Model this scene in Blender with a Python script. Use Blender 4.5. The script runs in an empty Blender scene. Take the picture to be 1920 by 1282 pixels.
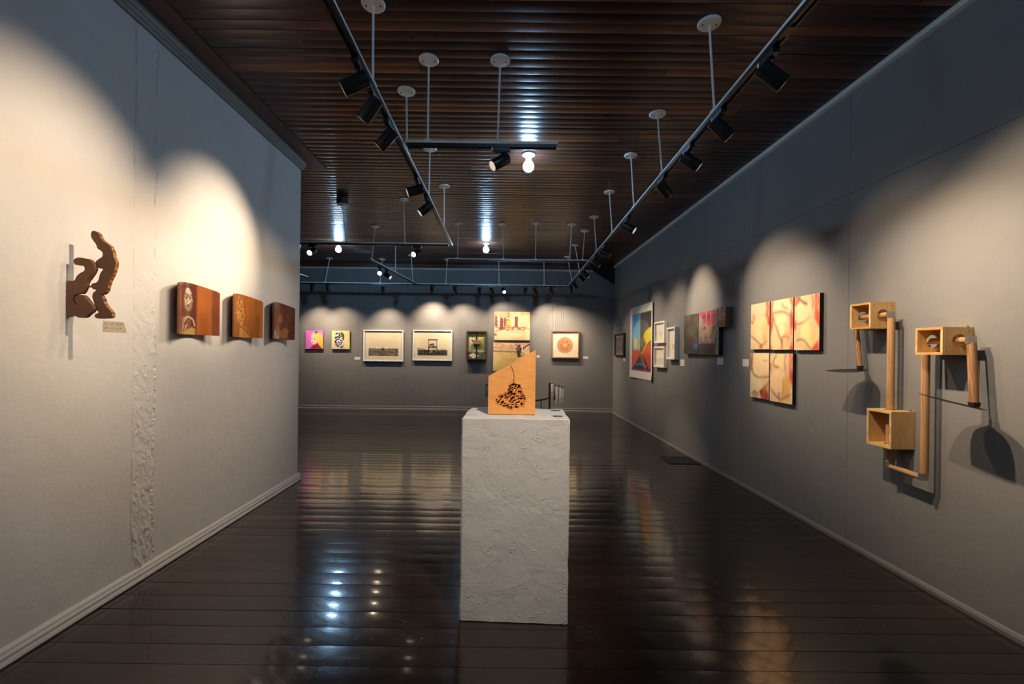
import bpy, math, random
import numpy as np
from mathutils import Vector, Matrix, Quaternion

random.seed(7)
SC = bpy.context.scene
COL = SC.collection
PI = math.pi

# ------------------------------------------------------------------ camera, world, exposure
F = 853.0                      # focal length in pixels (16 mm lens), frame 1920 x 1282
CAMZ = 1.3
VPX, VPY = 942.0, 659.0
ROLL = math.radians(0.7)
cam_d = bpy.data.cameras.new('camera'); cam = bpy.data.objects.new('camera', cam_d); COL.objects.link(cam)
cam_d.sensor_width = 36; cam_d.lens = F / 1920 * 36
cam_d.shift_x = (960 - VPX) / 1920; cam_d.shift_y = (VPY - 641) / 1920
cam_d.clip_start = 0.02
cam.matrix_world = Matrix.Translation((0, 0, CAMZ)) @ Matrix.Rotation(PI / 2, 4, 'X') @ Matrix.Rotation(ROLL, 4, 'Z')
SC.camera = cam
w = bpy.data.worlds.new('world'); SC.world = w; w.use_nodes = True
w.node_tree.nodes['Background'].inputs[0].default_value = (0.02, 0.03, 0.05, 1)
SC.view_settings.view_transform = 'Standard'; SC.view_settings.look = 'None'
SC.view_settings.gamma = 1; SC.view_settings.use_curve_mapping = False
SC.view_settings.exposure = 0.0
cy = SC.cycles
cy.use_denoising = True; cy.max_bounces = 8; cy.diffuse_bounces = 5; cy.glossy_bounces = 3
cy.transparent_max_bounces = 8; cy.sample_clamp_indirect = 3.0
cy.caustics_reflective = False; cy.caustics_refractive = False; cy.use_light_tree = True

WARM = (1.0, 0.77, 0.54)
COOL = (0.36, 0.66, 1.0)
BULB_L = 235.0          # radiance of the bare ceiling bulbs
SPOT_K = 1.0            # scale of all spotlights

# room
XR, XL, YB, YF, XO = 2.377, -2.018, 9.75, -3.2, -6.2
CEIL = 3.15
TRK = CAMZ + 1.365      # top of the rails
LEND = 4.51             # far end of the left wall

def unroll(px, py):
    dx, dy = px - VPX, py - VPY
    c, s = math.cos(ROLL), math.sin(ROLL)
    return dx * c + dy * s, -dx * s + dy * c
def at_y(px, py, Y):
    x, y = unroll(px, py); return Vector((x * Y / F, Y, CAMZ - y * Y / F))
def at_x(px, py, X):
    x, y = unroll(px, py); Y = X * F / x; return Vector((X, Y, CAMZ - y * Y / F))
def at_z(px, py, z):
    x, y = unroll(px, py); Y = (CAMZ - z) * F / y; return Vector((x * Y / F, Y, z))

# ------------------------------------------------------------------ colour and materials
def lin(r, g=None, b=None):
    if g is None: r, g, b = r
    f = lambda c: (c / 255 / 12.92) if c / 255 <= 0.04045 else ((c / 255 + 0.055) / 1.055) ** 2.4
    return (f(r), f(g), f(b))
class N:
    def __init__(s, name):
        s.m = bpy.data.materials.new(name); s.m.use_nodes = True
        s.t = s.m.node_tree; s.b = s.t.nodes['Principled BSDF']; s.out = s.t.nodes['Material Output']
    def n(s, typ, ins=None, **kw):
        nd = s.t.nodes.new('ShaderNode' + typ)
        for k, v in kw.items(): setattr(nd, k, v)
        for k, v in (ins or {}).items():
            if isinstance(v, bpy.types.NodeSocket): s.t.links.new(v, nd.inputs[k])
            else: nd.inputs[k].default_value = v
        return nd
    def set(s, **kw):
        for k, v in kw.items():
            k = k.replace('_', ' ')
            if isinstance(v, bpy.types.NodeSocket): s.t.links.new(v, s.b.inputs[k])
            else: s.b.inputs[k].default_value = v
        return s
    def pos(s): return s.n('NewGeometry').outputs['Position']
    def obj(s): return s.n('TexCoord').outputs['Object']
    def noise(s, vec, scale, detail=4, rough=0.55, dist=0.0):
        return s.n('TexNoise', {'Vector': vec, 'Scale': scale, 'Detail': detail, 'Roughness': rough, 'Distortion': dist}).outputs['Fac']
    def mul(s, vec, v):
        return s.n('VectorMath', {0: vec, 1: v}, operation='MULTIPLY').outputs[0]
    def math(s, op, a, b=0.0, c=0.0):
        return s.n('Math', {0: a, 1: b, 2: c}, operation=op).outputs[0]
    def ramp(s, fac, stops):
        r = s.n('ValToRGB', {'Fac': fac}); e = r.color_ramp.elements
        while len(e) < len(stops): e.new(0.5)
        for i, (p, c) in enumerate(stops):
            e[i].position = p; e[i].color = (*c, 1) if len(c) == 3 else c
        return r.outputs['Color']
    def mix(s, fac, a, b, typ='MIX'):
        nd = s.n('Mix', None, data_type='RGBA', blend_type=typ)
        for k, v in ((0, fac), (6, a), (7, b)):
            if isinstance(v, bpy.types.NodeSocket): s.t.links.new(v, nd.inputs[k])
            else: nd.inputs[k].default_value = (*v, 1) if isinstance(v, tuple) and len(v) == 3 else v
        return nd.outputs[2]
    def bump(s, h, strength=0.3, dist=0.01, normal=None):
        ins = {'Height': h, 'Strength': strength, 'Distance': dist}
        if normal is not None: ins['Normal'] = normal
        return s.n('Bump', ins).outputs[0]

M = {}
def plain(name, col, rough=0.5, metal=0.0, var=0.08, scale=30, bump=0.0, bscale=80, coat=0.0, spec=0.5):
    k = N(name); p = k.obj()
    c = k.mix(k.noise(p, scale, 3), tuple(x * (1 - var) for x in col), tuple(min(1, x * (1 + var)) for x in col))
    k.set(Base_Color=c, Roughness=rough, Metallic=metal, Coat_Weight=coat, Specular_IOR_Level=spec)
    if bump: k.set(Normal=k.bump(k.noise(p, bscale, 4), bump, 0.004))
    M[name] = k.m; return k.m

def wall_mat(name, col, seams_axis=None, seams=(), hseams=(), bump=0.35, stain=0.06):
    k = N(name); p = k.pos()
    sp = k.n('SeparateXYZ', {0: p})
    big = k.noise(p, 0.9, 3); mid = k.noise(p, 7, 5)
    c = k.mix(big, tuple(x * (1 - stain) for x in col), tuple(x * (1 + stain) for x in col))
    c = k.mix(k.math('MULTIPLY', k.ramp(mid, [(0.5, (0, 0, 0)), (0.75, (1, 1, 1))]), 0.25), c, tuple(x * 0.82 for x in col))
    specks = k.n('TexVoronoi', {'Vector': p, 'Scale': 3.2, 'Randomness': 1.0}).outputs['Distance']
    sk = k.math('LESS_THAN', specks, 0.016)
    c = k.mix(k.math('MULTIPLY', sk, 0.55), c, tuple(x * 0.25 for x in col))
    h = k.math('ADD', k.math('MULTIPLY', k.noise(p, 2.2, 2), 2.0), k.math('ADD', k.math('MULTIPLY', k.noise(p, 22, 5), 0.45), k.math('MULTIPLY', k.noise(p, 140, 3), 0.12)))
    blob = k.n('TexVoronoi', {'Vector': p, 'Scale': 11.0, 'Randomness': 1.0}).outputs['Distance']
    h = k.math('ADD', h, k.math('MULTIPLY', k.math('LESS_THAN', blob, 0.05), 0.12))
    def seam(coord, v, wd=0.0022):
        return k.math('LESS_THAN', k.math('ABSOLUTE', k.math('SUBTRACT', coord, v)), wd)
    m = None
    for v in seams:
        s_ = seam(sp.outputs[seams_axis], v); m = s_ if m is None else k.math('MAXIMUM', m, s_)
    for v, a0, a1 in hseams:
        s_ = seam(sp.outputs[2], v, 0.0026)
        s_ = k.math('MULTIPLY', s_, k.math('MULTIPLY', k.math('GREATER_THAN', sp.outputs[seams_axis], a0), k.math('LESS_THAN', sp.outputs[seams_axis], a1)))
        m = s_ if m is None else k.math('MAXIMUM', m, s_)
    if m is not None:
        c = k.mix(k.math('MULTIPLY', m, 0.6), c, tuple(x * 0.15 for x in col))
    k.set(Base_Color=c, Roughness=0.75, Specular_IOR_Level=0.25, Normal=k.bump(h, bump, 0.02))
    M[name] = k.m; return k.m

wall_mat('plaster_white', (0.70, 0.685, 0.66), bump=0.3)
wall_mat('paint_grey_right', (0.190, 0.186, 0.182), 1, (3.13, 4.5, 5.75, 7.05, 8.3), ((2.415, -3, 5.2), (2.36, 5.75, 7.05)), bump=0.25)
wall_mat('paint_grey_back', (0.205, 0.201, 0.198), 0, (-3.08, -2.06, -0.90, 0.32), ((1.56, -2.3, -0.4), (1.56, -0.9, -0.2), (2.2, -4.4, 2.4)), bump=0.2)
wall_mat('paint_plain', (0.4, 0.4, 0.4), bump=0.2)

def wood_planks(name, rough, coat, scratch, grain=0.3, attr='tint'):
    k = N(name); p = k.pos()
    a = k.n('Attribute', None, attribute_name=attr).outputs['Color']
    g = k.noise(k.mul(p, (1.2, 22, 22)), 3.0, 6, 0.6, 0.4)
    c = k.mix(grain, a, k.mix(g, (0.25, 0.25, 0.25), (1.9, 1.9, 1.9)), 'MULTIPLY')
    r = k.math('ADD', rough, k.math('MULTIPLY', k.noise(k.mul(p, (1, 3, 3)), 3.0, 5), 0.16))
    h = k.math('MULTIPLY', g, 0.12)
    if scratch:
        q = k.n('VectorRotate', {'Vector': p, 'Angle': 0.6}, rotation_type='Z_AXIS').outputs[0]
        q2 = k.n('VectorRotate', {'Vector': p, 'Angle': -0.9}, rotation_type='Z_AXIS').outputs[0]
        s1 = k.noise(k.mul(q, (3, 60, 1)), 2.0, 3, 0.6, 0.7); s2 = k.noise(k.mul(q2, (4, 75, 1)), 2.0, 3, 0.6, 0.9)
        sm = k.math('MAXIMUM', k.ramp(s1, [(0.62, (0, 0, 0)), (0.70, (1, 1, 1))]), k.ramp(s2, [(0.64, (0, 0, 0)), (0.72, (1, 1, 1))]))
        zone = k.ramp(k.noise(p, 1.3, 3), [(0.42, (0, 0, 0)), (0.6, (1, 1, 1))])
        sm = k.math('MULTIPLY', sm, zone)
        h = k.math('ADD', h, k.math('MULTIPLY', sm, -0.35))
        h = k.math('ADD', h, k.math('ADD', k.math('MULTIPLY', k.noise(k.mul(p, (1, 2.5, 1)), 6.0, 3), 0.9), k.math('MULTIPLY', k.noise(p, 26.0, 4, 0.6, 0.8), 0.55)))
        r = k.math('ADD', r, k.math('MULTIPLY', sm, 0.15))
        # dust flecks
        fl = k.math('LESS_THAN', k.n('TexVoronoi', {'Vector': p, 'Scale': 4.5}).outputs['Distance'], 0.013)
        c = k.mix(fl, c, (0.42, 0.34, 0.22))
        # bare worn strip where the varnish is gone
        sp = k.n('SeparateXYZ', {0: p})
        yy = k.math('ADD', k.math('SUBTRACT', sp.outputs[1], 3.50), k.math('MULTIPLY', k.math('SUBTRACT', k.noise(p, 9, 3), 0.5), 0.05))
        ws = k.math('MULTIPLY', k.math('LESS_THAN', k.math('ABSOLUTE', yy), 0.014), k.math('MULTIPLY', k.math('GREATER_THAN', sp.outputs[0], -1.95), k.math('LESS_THAN', sp.outputs[0], -1.38)))
        c = k.mix(ws, c, (0.13, 0.05, 0.018))
    k.set(Base_Color=c, Roughness=r, Coat_Weight=coat, Coat_Roughness=0.085, Specular_IOR_Level=0.4, Normal=k.bump(h, 0.28, 0.004))
    M[name] = k.m; return k.m
wood_planks('floor_varnish', 0.12, 0.6, True)
wood_planks('ceiling_boards', 0.22, 0.0, False, 0.35)

def wood(name, c1, c2, axis=(1, 1, 12), scale=5.0, rough=0.5, coat=0.0, bump=0.15):
    k = N(name); p = k.obj()
    g = k.noise(k.mul(p, axis), scale, 5, 0.6, 0.8)
    wv = k.n('TexWave', {'Vector': k.mul(p, axis), 'Scale': scale * 1.1, 'Distortion': 5.0, 'Detail': 3.0, 'Detail Scale': 1.2}).outputs['Fac']
    c = k.mix(k.ramp(k.math('MULTIPLY', k.math('ADD', g, k.math('MULTIPLY', wv, 0.8)), 0.55), [(0.28, (0, 0, 0)), (0.72, (1, 1, 1))]), c1, c2)
    k.set(Base_Color=c, Roughness=rough, Coat_Weight=coat, Coat_Roughness=0.15, Normal=k.bump(g, bump, 0.003))
    M[name] = k.m; return k.m
wood('pine', (0.72, 0.50, 0.22), (0.46, 0.24, 0.07), (14, 1.5, 14), 5.0, 0.45)
wood('pine_end', (0.74, 0.52, 0.24), (0.46, 0.24, 0.07), (22, 3, 2.2), 4.0, 0.5)
wood('dowel', (0.46, 0.27, 0.13), (0.33, 0.17, 0.07), (14, 14, 1.3), 4.0, 0.5)
wood('dowel_across', (0.44, 0.26, 0.13), (0.31, 0.16, 0.07), (14, 1.3, 14), 4.0, 0.5)
wood('hoe_handle', (0.40, 0.215, 0.10), (0.22, 0.10, 0.04), (14, 14, 1.3), 4.0, 0.5)
wood('brown_plank', (0.23, 0.098, 0.048), (0.16, 0.064, 0.032), (20, 20, 1.5), 3.0, 0.6)
wood('bark_edge', (0.50, 0.20, 0.04), (0.06, 0.022, 0.01), (3, 3, 3), 12.0, 0.6, 0, 0.8)
wood('chair_wood', (0.022, 0.012, 0.010), (0.012, 0.007, 0.006), (10, 10, 2), 4.0, 0.35)
wood('border_wood', (0.10, 0.038, 0.018), (0.055, 0.02, 0.010), (20, 1.0, 20), 3.0, 0.4)
wood('box_brown', (0.10, 0.045, 0.02), (0.05, 0.022, 0.010), (10, 10, 10), 4.0, 0.45)
wood('frame_tan', (0.34, 0.20, 0.10), (0.22, 0.12, 0.06), (10, 10, 3), 4.0, 0.45)
plain('white_paint', (0.62, 0.61, 0.58), 0.55, bump=0.4, bscale=40)
plain('white_enamel', (0.86, 0.86, 0.85), 0.4)
plain('white_frame', (0.80, 0.78, 0.73), 0.4, var=0.03)
plain('mat_board', (0.80, 0.77, 0.69), 0.8, var=0.02)
plain('black_metal', (0.012, 0.013, 0.015), 0.38, spec=0.5)
plain('rail_black', (0.015, 0.017, 0.02), 0.3)
plain('dark_iron', (0.035, 0.032, 0.03), 0.5, 0.7, var=0.3)
plain('zinc', (0.45, 0.45, 0.46), 0.35, 0.9, var=0.25)
plain('chrome', (0.7, 0.7, 0.72), 0.2, 1.0)
plain('red_plastic', (0.4, 0.08, 0.04), 0.5)
plain('label_card', (0.74, 0.72, 0.68), 0.7, var=0.03)
plain('tape_tan', (0.47, 0.40, 0.28), 0.5, var=0.05)
plain('ink', (0.10, 0.075, 0.045), 0.8)
plain('ink_pale', (0.33, 0.27, 0.19), 0.8)
plain('sticker_dark', (0.055, 0.06, 0.085), 0.5)
plain('black_edge', (0.014, 0.012, 0.011), 0.6)
plain('hatch_dark', (0.006, 0.006, 0.006), 0.4)
plain('thread', (0.42, 0.38, 0.32), 0.5)
plain('can_silver', (0.72, 0.71, 0.69), 0.35, 0.25, var=0.2, scale=60)
plain('can_blue', (0.12, 0.17, 0.30), 0.3, 0.5, var=0.3)
plain('can_orange', (0.42, 0.17, 0.06), 0.3, 0.4, var=0.3)
plain('can_white', (0.6, 0.6, 0.58), 0.4)
plain('cap_dark', (0.06, 0.07, 0.09), 0.3, 0.3)
plain('crown_grey', (0.23, 0.22, 0.20), 0.5)
plain('dark_gap', (0.01, 0.008, 0.007), 0.8)
plain('pedestal_paint', (0.62, 0.60, 0.565), 0.7, var=0.04, scale=5)
k = N('pedestal_paint'); p = k.obj()
h = k.math('ADD', k.math('MULTIPLY', k.noise(p, 9, 5, 0.6, 0.8), 1.0), k.math('MULTIPLY', k.noise(p, 60, 4), 0.2))
ridg = k.math('ABSOLUTE', k.math('SUBTRACT', k.noise(k.mul(p, (1, 1, 2.4)), 4.5, 2, 0.4, 2.5), 0.5))
h = k.math('ADD', h, k.math('MULTIPLY', k.ramp(ridg, [(0.0, (1, 1, 1)), (0.012, (0, 0, 0))]), k.math('MULTIPLY', k.ramp(k.noise(p, 6, 2), [(0.52, (0, 0, 0)), (0.6, (1, 1, 1))]), 0.35)))
bl = k.n('TexVoronoi', {'Vector': p, 'Scale': 13.0}).outputs['Distance']
h = k.math('ADD', h, k.math('MULTIPLY', k.ramp(bl, [(0.0, (1, 1, 1)), (0.07, (0, 0, 0))]), 0.35))
c = k.mix(k.noise(p, 4, 4), (0.53, 0.52, 0.50), (0.62, 0.60, 0.57))
k.set(Base_Color=c, Roughness=0.65, Normal=k.bump(h, 0.8, 0.008)); M['pedestal_paint'] = k.m

def painted(name, rough=0.7, coat=0.0, attr='paint', bump=0.1, grain=0.0):
    k = N(name); a = k.n('Attribute', None, attribute_name=attr).outputs['Color']
    p = k.obj()
    if grain:
        g = k.noise(k.mul(p, (30, 4, 1.3) if grain < 0.5 else (3, 3, 26)), 4.0, 5, 0.6, 0.6)
        a = k.mix(grain, a, k.mix(g, (0.45, 0.42, 0.4), (1.5, 1.5, 1.5)), 'MULTIPLY')
    k.set(Base_Color=a, Roughness=rough, Coat_Weight=coat, Coat_Roughness=0.12, Normal=k.bump(k.noise(p, 90, 3), bump, 0.002))
    M[name] = k.m; return k.m
painted('canvas_paint', 0.65); painted('panel_lacquer', 0.30, 0.6, bump=0.25, grain=0.35)
painted('block_wood', 0.5, 0.1, bump=0.15, grain=0.35); painted('glossy_print', 0.35)
k = N('glass'); g1 = k.n('BsdfTransparent').outputs[0]; g2 = k.n('BsdfGlossy', {'Roughness': 0.02, 'Color': (1, 1, 1, 1)}).outputs[0]
fr = k.math('ADD', 0.04, k.math('MULTIPLY', k.math('POWER', k.n('LayerWeight', {'Blend': 0.5}).outputs['Facing'], 5.0), 0.8))
mx = k.n('MixShader', {0: fr, 1: g1, 2: g2}); k.t.links.new(mx.outputs[0], k.out.inputs[0]); M['glass'] = k.m
def emit(name, col, s):
    k = N(name); e = k.n('Emission', {'Color': (*col, 1), 'Strength': s}); k.t.links.new(e.outputs[0], k.out.inputs[0]); M[name] = k.m
emit('bulb_glow', COOL, BULB_L); emit('lens_glow', (1.0, 0.82, 0.58), 9.0); emit('lens_dim', (1.0, 0.84, 0.62), 0.75)

# ------------------------------------------------------------------ mesh helpers
OFF = {}
def finish(o, parent, mat, smooth, loc=None):
    COL.objects.link(o)
    if mat: o.data.materials.append(M[mat])
    if smooth:
        for f in o.data.polygons: f.use_smooth = True
        if smooth == 'auto':
            try: o.data.set_sharp_from_angle(angle=0.7)
            except Exception: pass
    off = OFF.get(parent, Vector((0, 0, 0))) if parent else Vector(loc if loc is not None else (0, 0, 0))
    if off.length: o.data.transform(Matrix.Translation(-off))
    if parent: o.parent = parent
    else: o.location = off
    OFF[o] = off.copy()
    return o
class MB:
    def __init__(s): s.v = []; s.f = []
    def add(s, vs, fs):
        n = len(s.v); s.v += [tuple(v) for v in vs]; s.f += [tuple(i + n for i in f) for f in fs]; return s
    def box(s, a, b, m=None):
        x0, y0, z0 = a; x1, y1, z1 = b
        if x0 > x1: x0, x1 = x1, x0
        if y0 > y1: y0, y1 = y1, y0
        if z0 > z1: z0, z1 = z1, z0
        vs = [Vector(v) for v in ((x0, y0, z0), (x1, y0, z0), (x1, y1, z0), (x0, y1, z0), (x0, y0, z1), (x1, y0, z1), (x1, y1, z1), (x0, y1, z1))]
        if m is not None: vs = [m @ v for v in vs]
        return s.add(vs, [(0, 3, 2, 1), (4, 5, 6, 7), (0, 1, 5, 4), (1, 2, 6, 5), (2, 3, 7, 6), (3, 0, 4, 7)])
    def tube(s, p0, p1, r0, r1=None, seg=16, caps=True):
        p0, p1 = Vector(p0), Vector(p1); r1 = r0 if r1 is None else r1
        q = (p1 - p0).to_track_quat('Z', 'X'); vs = []
        for p, r in ((p0, r0), (p1, r1)):
            for i in range(seg):
                a = 2 * PI * i / seg; vs.append(p + q @ Vector((r * math.cos(a), r * math.sin(a), 0)))
        fs = [(i, (i + 1) % seg, seg + (i + 1) % seg, seg + i) for i in range(seg)]
        if caps: fs += [tuple(range(seg - 1, -1, -1)), tuple(range(seg, 2 * seg))]
        return s.add(vs, fs)
    def path(s, pts, r, seg=8):
        for a, b in zip(pts[:-1], pts[1:]): s.tube(a, b, r, seg=seg)
        return s
    def lathe(s, prof, seg=24, m=None, caps=True):     # prof: (r, z) list along z
        vs = []; fs = []
        for r, z in prof:
            for i in range(seg):
                a = 2 * PI * i / seg; v = Vector((r * math.cos(a), r * math.sin(a), z)); vs.append(m @ v if m is not None else v)
        for j in range(len(prof) - 1):
            for i in range(seg):
                fs.append((j * seg + i, j * seg + (i + 1) % seg, (j + 1) * seg + (i + 1) % seg, (j + 1) * seg + i))
        if caps and prof[0][0] > 1e-6: fs.append(tuple(range(seg - 1, -1, -1)))
        if caps and prof[-1][0] > 1e-6: n = (len(prof) - 1) * seg; fs.append(tuple(range(n, n + seg)))
        return s.add(vs, fs)
    def prism(s, pts, d):                   # pts: 3-D polygon, d: extrusion vector
        n = len(pts); d = Vector(d); pts = [Vector(p) for p in pts]
        fs = [tuple(range(n - 1, -1, -1)), tuple(range(n, 2 * n))] + [(i, (i + 1) % n, n + (i + 1) % n, n + i) for i in range(n)]
        return s.add(pts + [p + d for p in pts], fs)
    def build(s, name, mat, parent=None, smooth=False, loc=None, bevel=0.0, recalc=True):
        me = bpy.data.meshes.new(name); me.from_pydata(s.v, [], s.f); me.update()
        if recalc:
            import bmesh
            bm = bmesh.new(); bm.from_mesh(me); bmesh.ops.recalc_face_normals(bm, faces=bm.faces); bm.to_mesh(me); bm.free()
        o = bpy.data.objects.new(name, me); finish(o, parent, mat, smooth, loc)
        if bevel:
            b = o.modifiers.new('bevel', 'BEVEL'); b.width = bevel; b.segments = 2; b.limit_method = 'ANGLE'
        return o
def thing(name, label, cat, loc, group=None, rz=0.0):
    o = bpy.data.objects.new(name, None); COL.objects.link(o); o.location = loc; o.rotation_euler.z = rz
    o.empty_display_size = 0.1
    OFF[o] = Vector(loc); tag(o, label, cat, group); return o
def tag(o, label, cat, group=None):
    o['label'] = label; o['category'] = cat
    if group: o['group'] = group
    return o
def struct(o): o['kind'] = 'structure'; return o

# numpy noise
def vnoise(x, y, seed=0):
    x = np.asarray(x, float); y = np.asarray(y, float)
    xi = np.floor(x).astype(np.int64); yi = np.floor(y).astype(np.int64); fx = x - xi; fy = y - yi
    fx = fx * fx * (3 - 2 * fx); fy = fy * fy * (3 - 2 * fy)
    def hsh(a, b):
        n = (a * 374761393 + b * 668265263 + seed * 1442695041) & 0xffffffff
        n = ((n ^ (n >> 13)) * 1274126177) & 0xffffffff
        return ((n ^ (n >> 16)) & 0xffff) / 65535.0
    return (hsh(xi, yi) * (1 - fx) + hsh(xi + 1, yi) * fx) * (1 - fy) + (hsh(xi, yi + 1) * (1 - fx) + hsh(xi + 1, yi + 1) * fx) * fy
def fbm(x, y, seed=0, o=4):
    r = 0; a = 0.5; t = 0
    for i in range(o): r = r + a * vnoise(x * 2 ** i, y * 2 ** i, seed + i); t += a; a *= 0.5
    return r / t

# ------------------------------------------------------------------ painter: pigment on a grid of points
class Cv:
    def __init__(s, w_, h_, n=110, bg=(200, 200, 200)):
        s.w, s.h = w_, h_
        s.nx = max(8, int(n)); s.ny = max(8, int(n * h_ / w_))
        u = np.linspace(0, 1, s.nx); v = np.linspace(0, 1, s.ny); s.u, s.v = np.meshgrid(u, v)
        s.asp = h_ / w_; s.aa = 1.2 / s.nx
        s.c = np.zeros((s.ny, s.nx, 3)); s.c[:] = lin(bg)
    def put(s, m, col, a=1.0):
        col = np.array(lin(col)); m = (np.clip(m, 0, 1) * a)[..., None]; s.c = s.c * (1 - m) + col * m; return s
    def sd(s, d): return np.clip(0.5 - d / s.aa, 0, 1)
    def rect(s, u0, v0, u1, v1, col, a=1.0):
        d = np.maximum(np.maximum(u0 - s.u, s.u - u1), np.maximum(v0 - s.v, s.v - v1) * s.asp); return s.put(s.sd(d), col, a)
    def ell(s, cu, cv, ru, rv, col, a=1.0, rot=0.0, soft=0.0):
        x = s.u - cu; y = (s.v - cv) * s.asp; c, t = math.cos(rot), math.sin(rot); rv_ = rv * s.asp
        x, y = x * c + y * t, -x * t + y * c
        r = np.sqrt((x / ru) ** 2 + (y / rv_) ** 2)
        if soft: return s.put(np.clip((1 - r) / soft, 0, 1), col, a)
        return s.put(s.sd((r - 1) * min(ru, rv_)), col, a)
    def poly(s, pts, col, a=1.0):
        inside = np.zeros(s.u.shape, bool); dmin = np.full(s.u.shape, 9.0); n = len(pts)
        X = s.u; Y = s.v * s.asp
        for i in range(n):
            x0, y0 = pts[i]; x1, y1 = pts[(i + 1) % n]; y0 *= s.asp; y1 *= s.asp
            if y0 != y1:
                cr = ((y0 > Y) != (y1 > Y)) & (X < (x1 - x0) * (Y - y0) / (y1 - y0) + x0); inside ^= cr
            L = (x1 - x0) ** 2 + (y1 - y0) ** 2 + 1e-12; t = np.clip(((X - x0) * (x1 - x0) + (Y - y0) * (y1 - y0)) / L, 0, 1)
            dmin = np.minimum(dmin, np.hypot(X - x0 - t * (x1 - x0), Y - y0 - t * (y1 - y0)))
        return s.put(s.sd(np.where(inside, -dmin, dmin)), col, a)
    def line(s, pts, wd, col, a=1.0):
        X = s.u; Y = s.v * s.asp; dmin = np.full(X.shape, 9.0)
        for (x0, y0), (x1, y1) in zip(pts[:-1], pts[1:]):
            y0 *= s.asp; y1 *= s.asp
            L = (x1 - x0) ** 2 + (y1 - y0) ** 2 + 1e-12; t = np.clip(((X - x0) * (x1 - x0) + (Y - y0) * (y1 - y0)) / L, 0, 1)
            dmin = np.minimum(dmin, np.hypot(X - x0 - t * (x1 - x0), Y - y0 - t * (y1 - y0)))
        return s.put(s.sd(dmin - wd / 2), col, a)
    def cloud(s, fu, fv, col, lo=0.45, hi=0.65, a=1.0, seed=0, box=None):
        m = np.clip((fbm(s.u * fu, s.v * fv, seed, 4) - lo) / (hi - lo), 0, 1)
        if box: m = m * ((s.u > box[0]) & (s.v > box[1]) & (s.u < box[2]) & (s.v < box[3]))
        return s.put(m, col, a)
    def blur(s, k):
        for _ in range(k):
            p = np.pad(s.c, ((1, 1), (1, 1), (0, 0)), 'edge'); s.c = (p[:-2, 1:-1] + p[2:, 1:-1] + p[1:-1, :-2] + p[1:-1, 2:] + 2 * p[1:-1, 1:-1]) / 6
        return s
    def curve(s, pts, wd, col, a=1.0):
        out = []; P = [pts[0]] + list(pts) + [pts[-1]]
        for i in range(1, len(P) - 2):
            for t in np.linspace(0, 1, 7)[:-1]:
                q = []
                for j in (0, 1):
                    p0, p1, p2, p3 = P[i - 1][j], P[i][j], P[i + 1][j], P[i + 2][j]
                    q.append(0.5 * (2 * p1 + (p2 - p0) * t + (2 * p0 - 5 * p1 + 4 * p2 - p3) * t * t + (3 * p1 - p0 - 3 * p2 + p3) * t ** 3))
                out.append(tuple(q))
        out.append(pts[-1]); return s.line(out, wd, col, a)

def set_paint(me, cols):
    at = me.color_attributes.new(name='paint', type='FLOAT_COLOR', domain='POINT')
    buf = np.ones((len(me.vertices), 4), np.float32); buf[:, :3] = cols; at.data.foreach_set('color', buf.ravel())
def slab(name, O, U, V, Nn, depth, cv, mat, parent=None, loc=None, side=(30, 28, 26), disp=None):
    """a panel whose front face is a painted grid; O lower left of the FRONT face, Nn the normal to the room"""
    O, U, V, Nn = Vector(O), Vector(U), Vector(V), Vector(Nn)
    nx, ny = cv.nx, cv.ny; vs = []; cols = []
    for j in range(ny):
        for i in range(nx):
            p = O + U * (i / (nx - 1)) + V * (j / (ny - 1))
            if disp is not None: p = p + Nn * float(disp[j, i])
            vs.append(p)
    cols = list(cv.c.reshape(-1, 3)); fs = []
    for j in range(ny - 1):
        for i in range(nx - 1):
            a = j * nx + i; fs.append((a, a + 1, a + nx + 1, a + nx))
    if U.cross(V).dot(Nn) < 0: fs = [f[::-1] for f in fs]
    n = len(vs); sc = np.array(lin(side))
    c4 = [O, O + U, O + U + V, O + V]
    vs += c4 + [c - Nn * depth for c in c4]; cols += [sc] * 8
    sf = [(n, n + 4, n + 5, n + 1), (n + 1, n + 5, n + 6, n + 2), (n + 2, n + 6, n + 7, n + 3), (n + 3, n + 7, n + 4, n), (n + 4, n + 7, n + 6, n + 5)]
    if U.cross(V).dot(Nn) < 0: sf = [f[::-1] for f in sf]
    fs += sf
    me = bpy.data.meshes.new(name); me.from_pydata([tuple(v) for v in vs], [], fs); me.update(); set_paint(me, np.array(cols))
    o = bpy.data.objects.new(name, me); return finish(o, parent, mat, False, loc)

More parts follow.
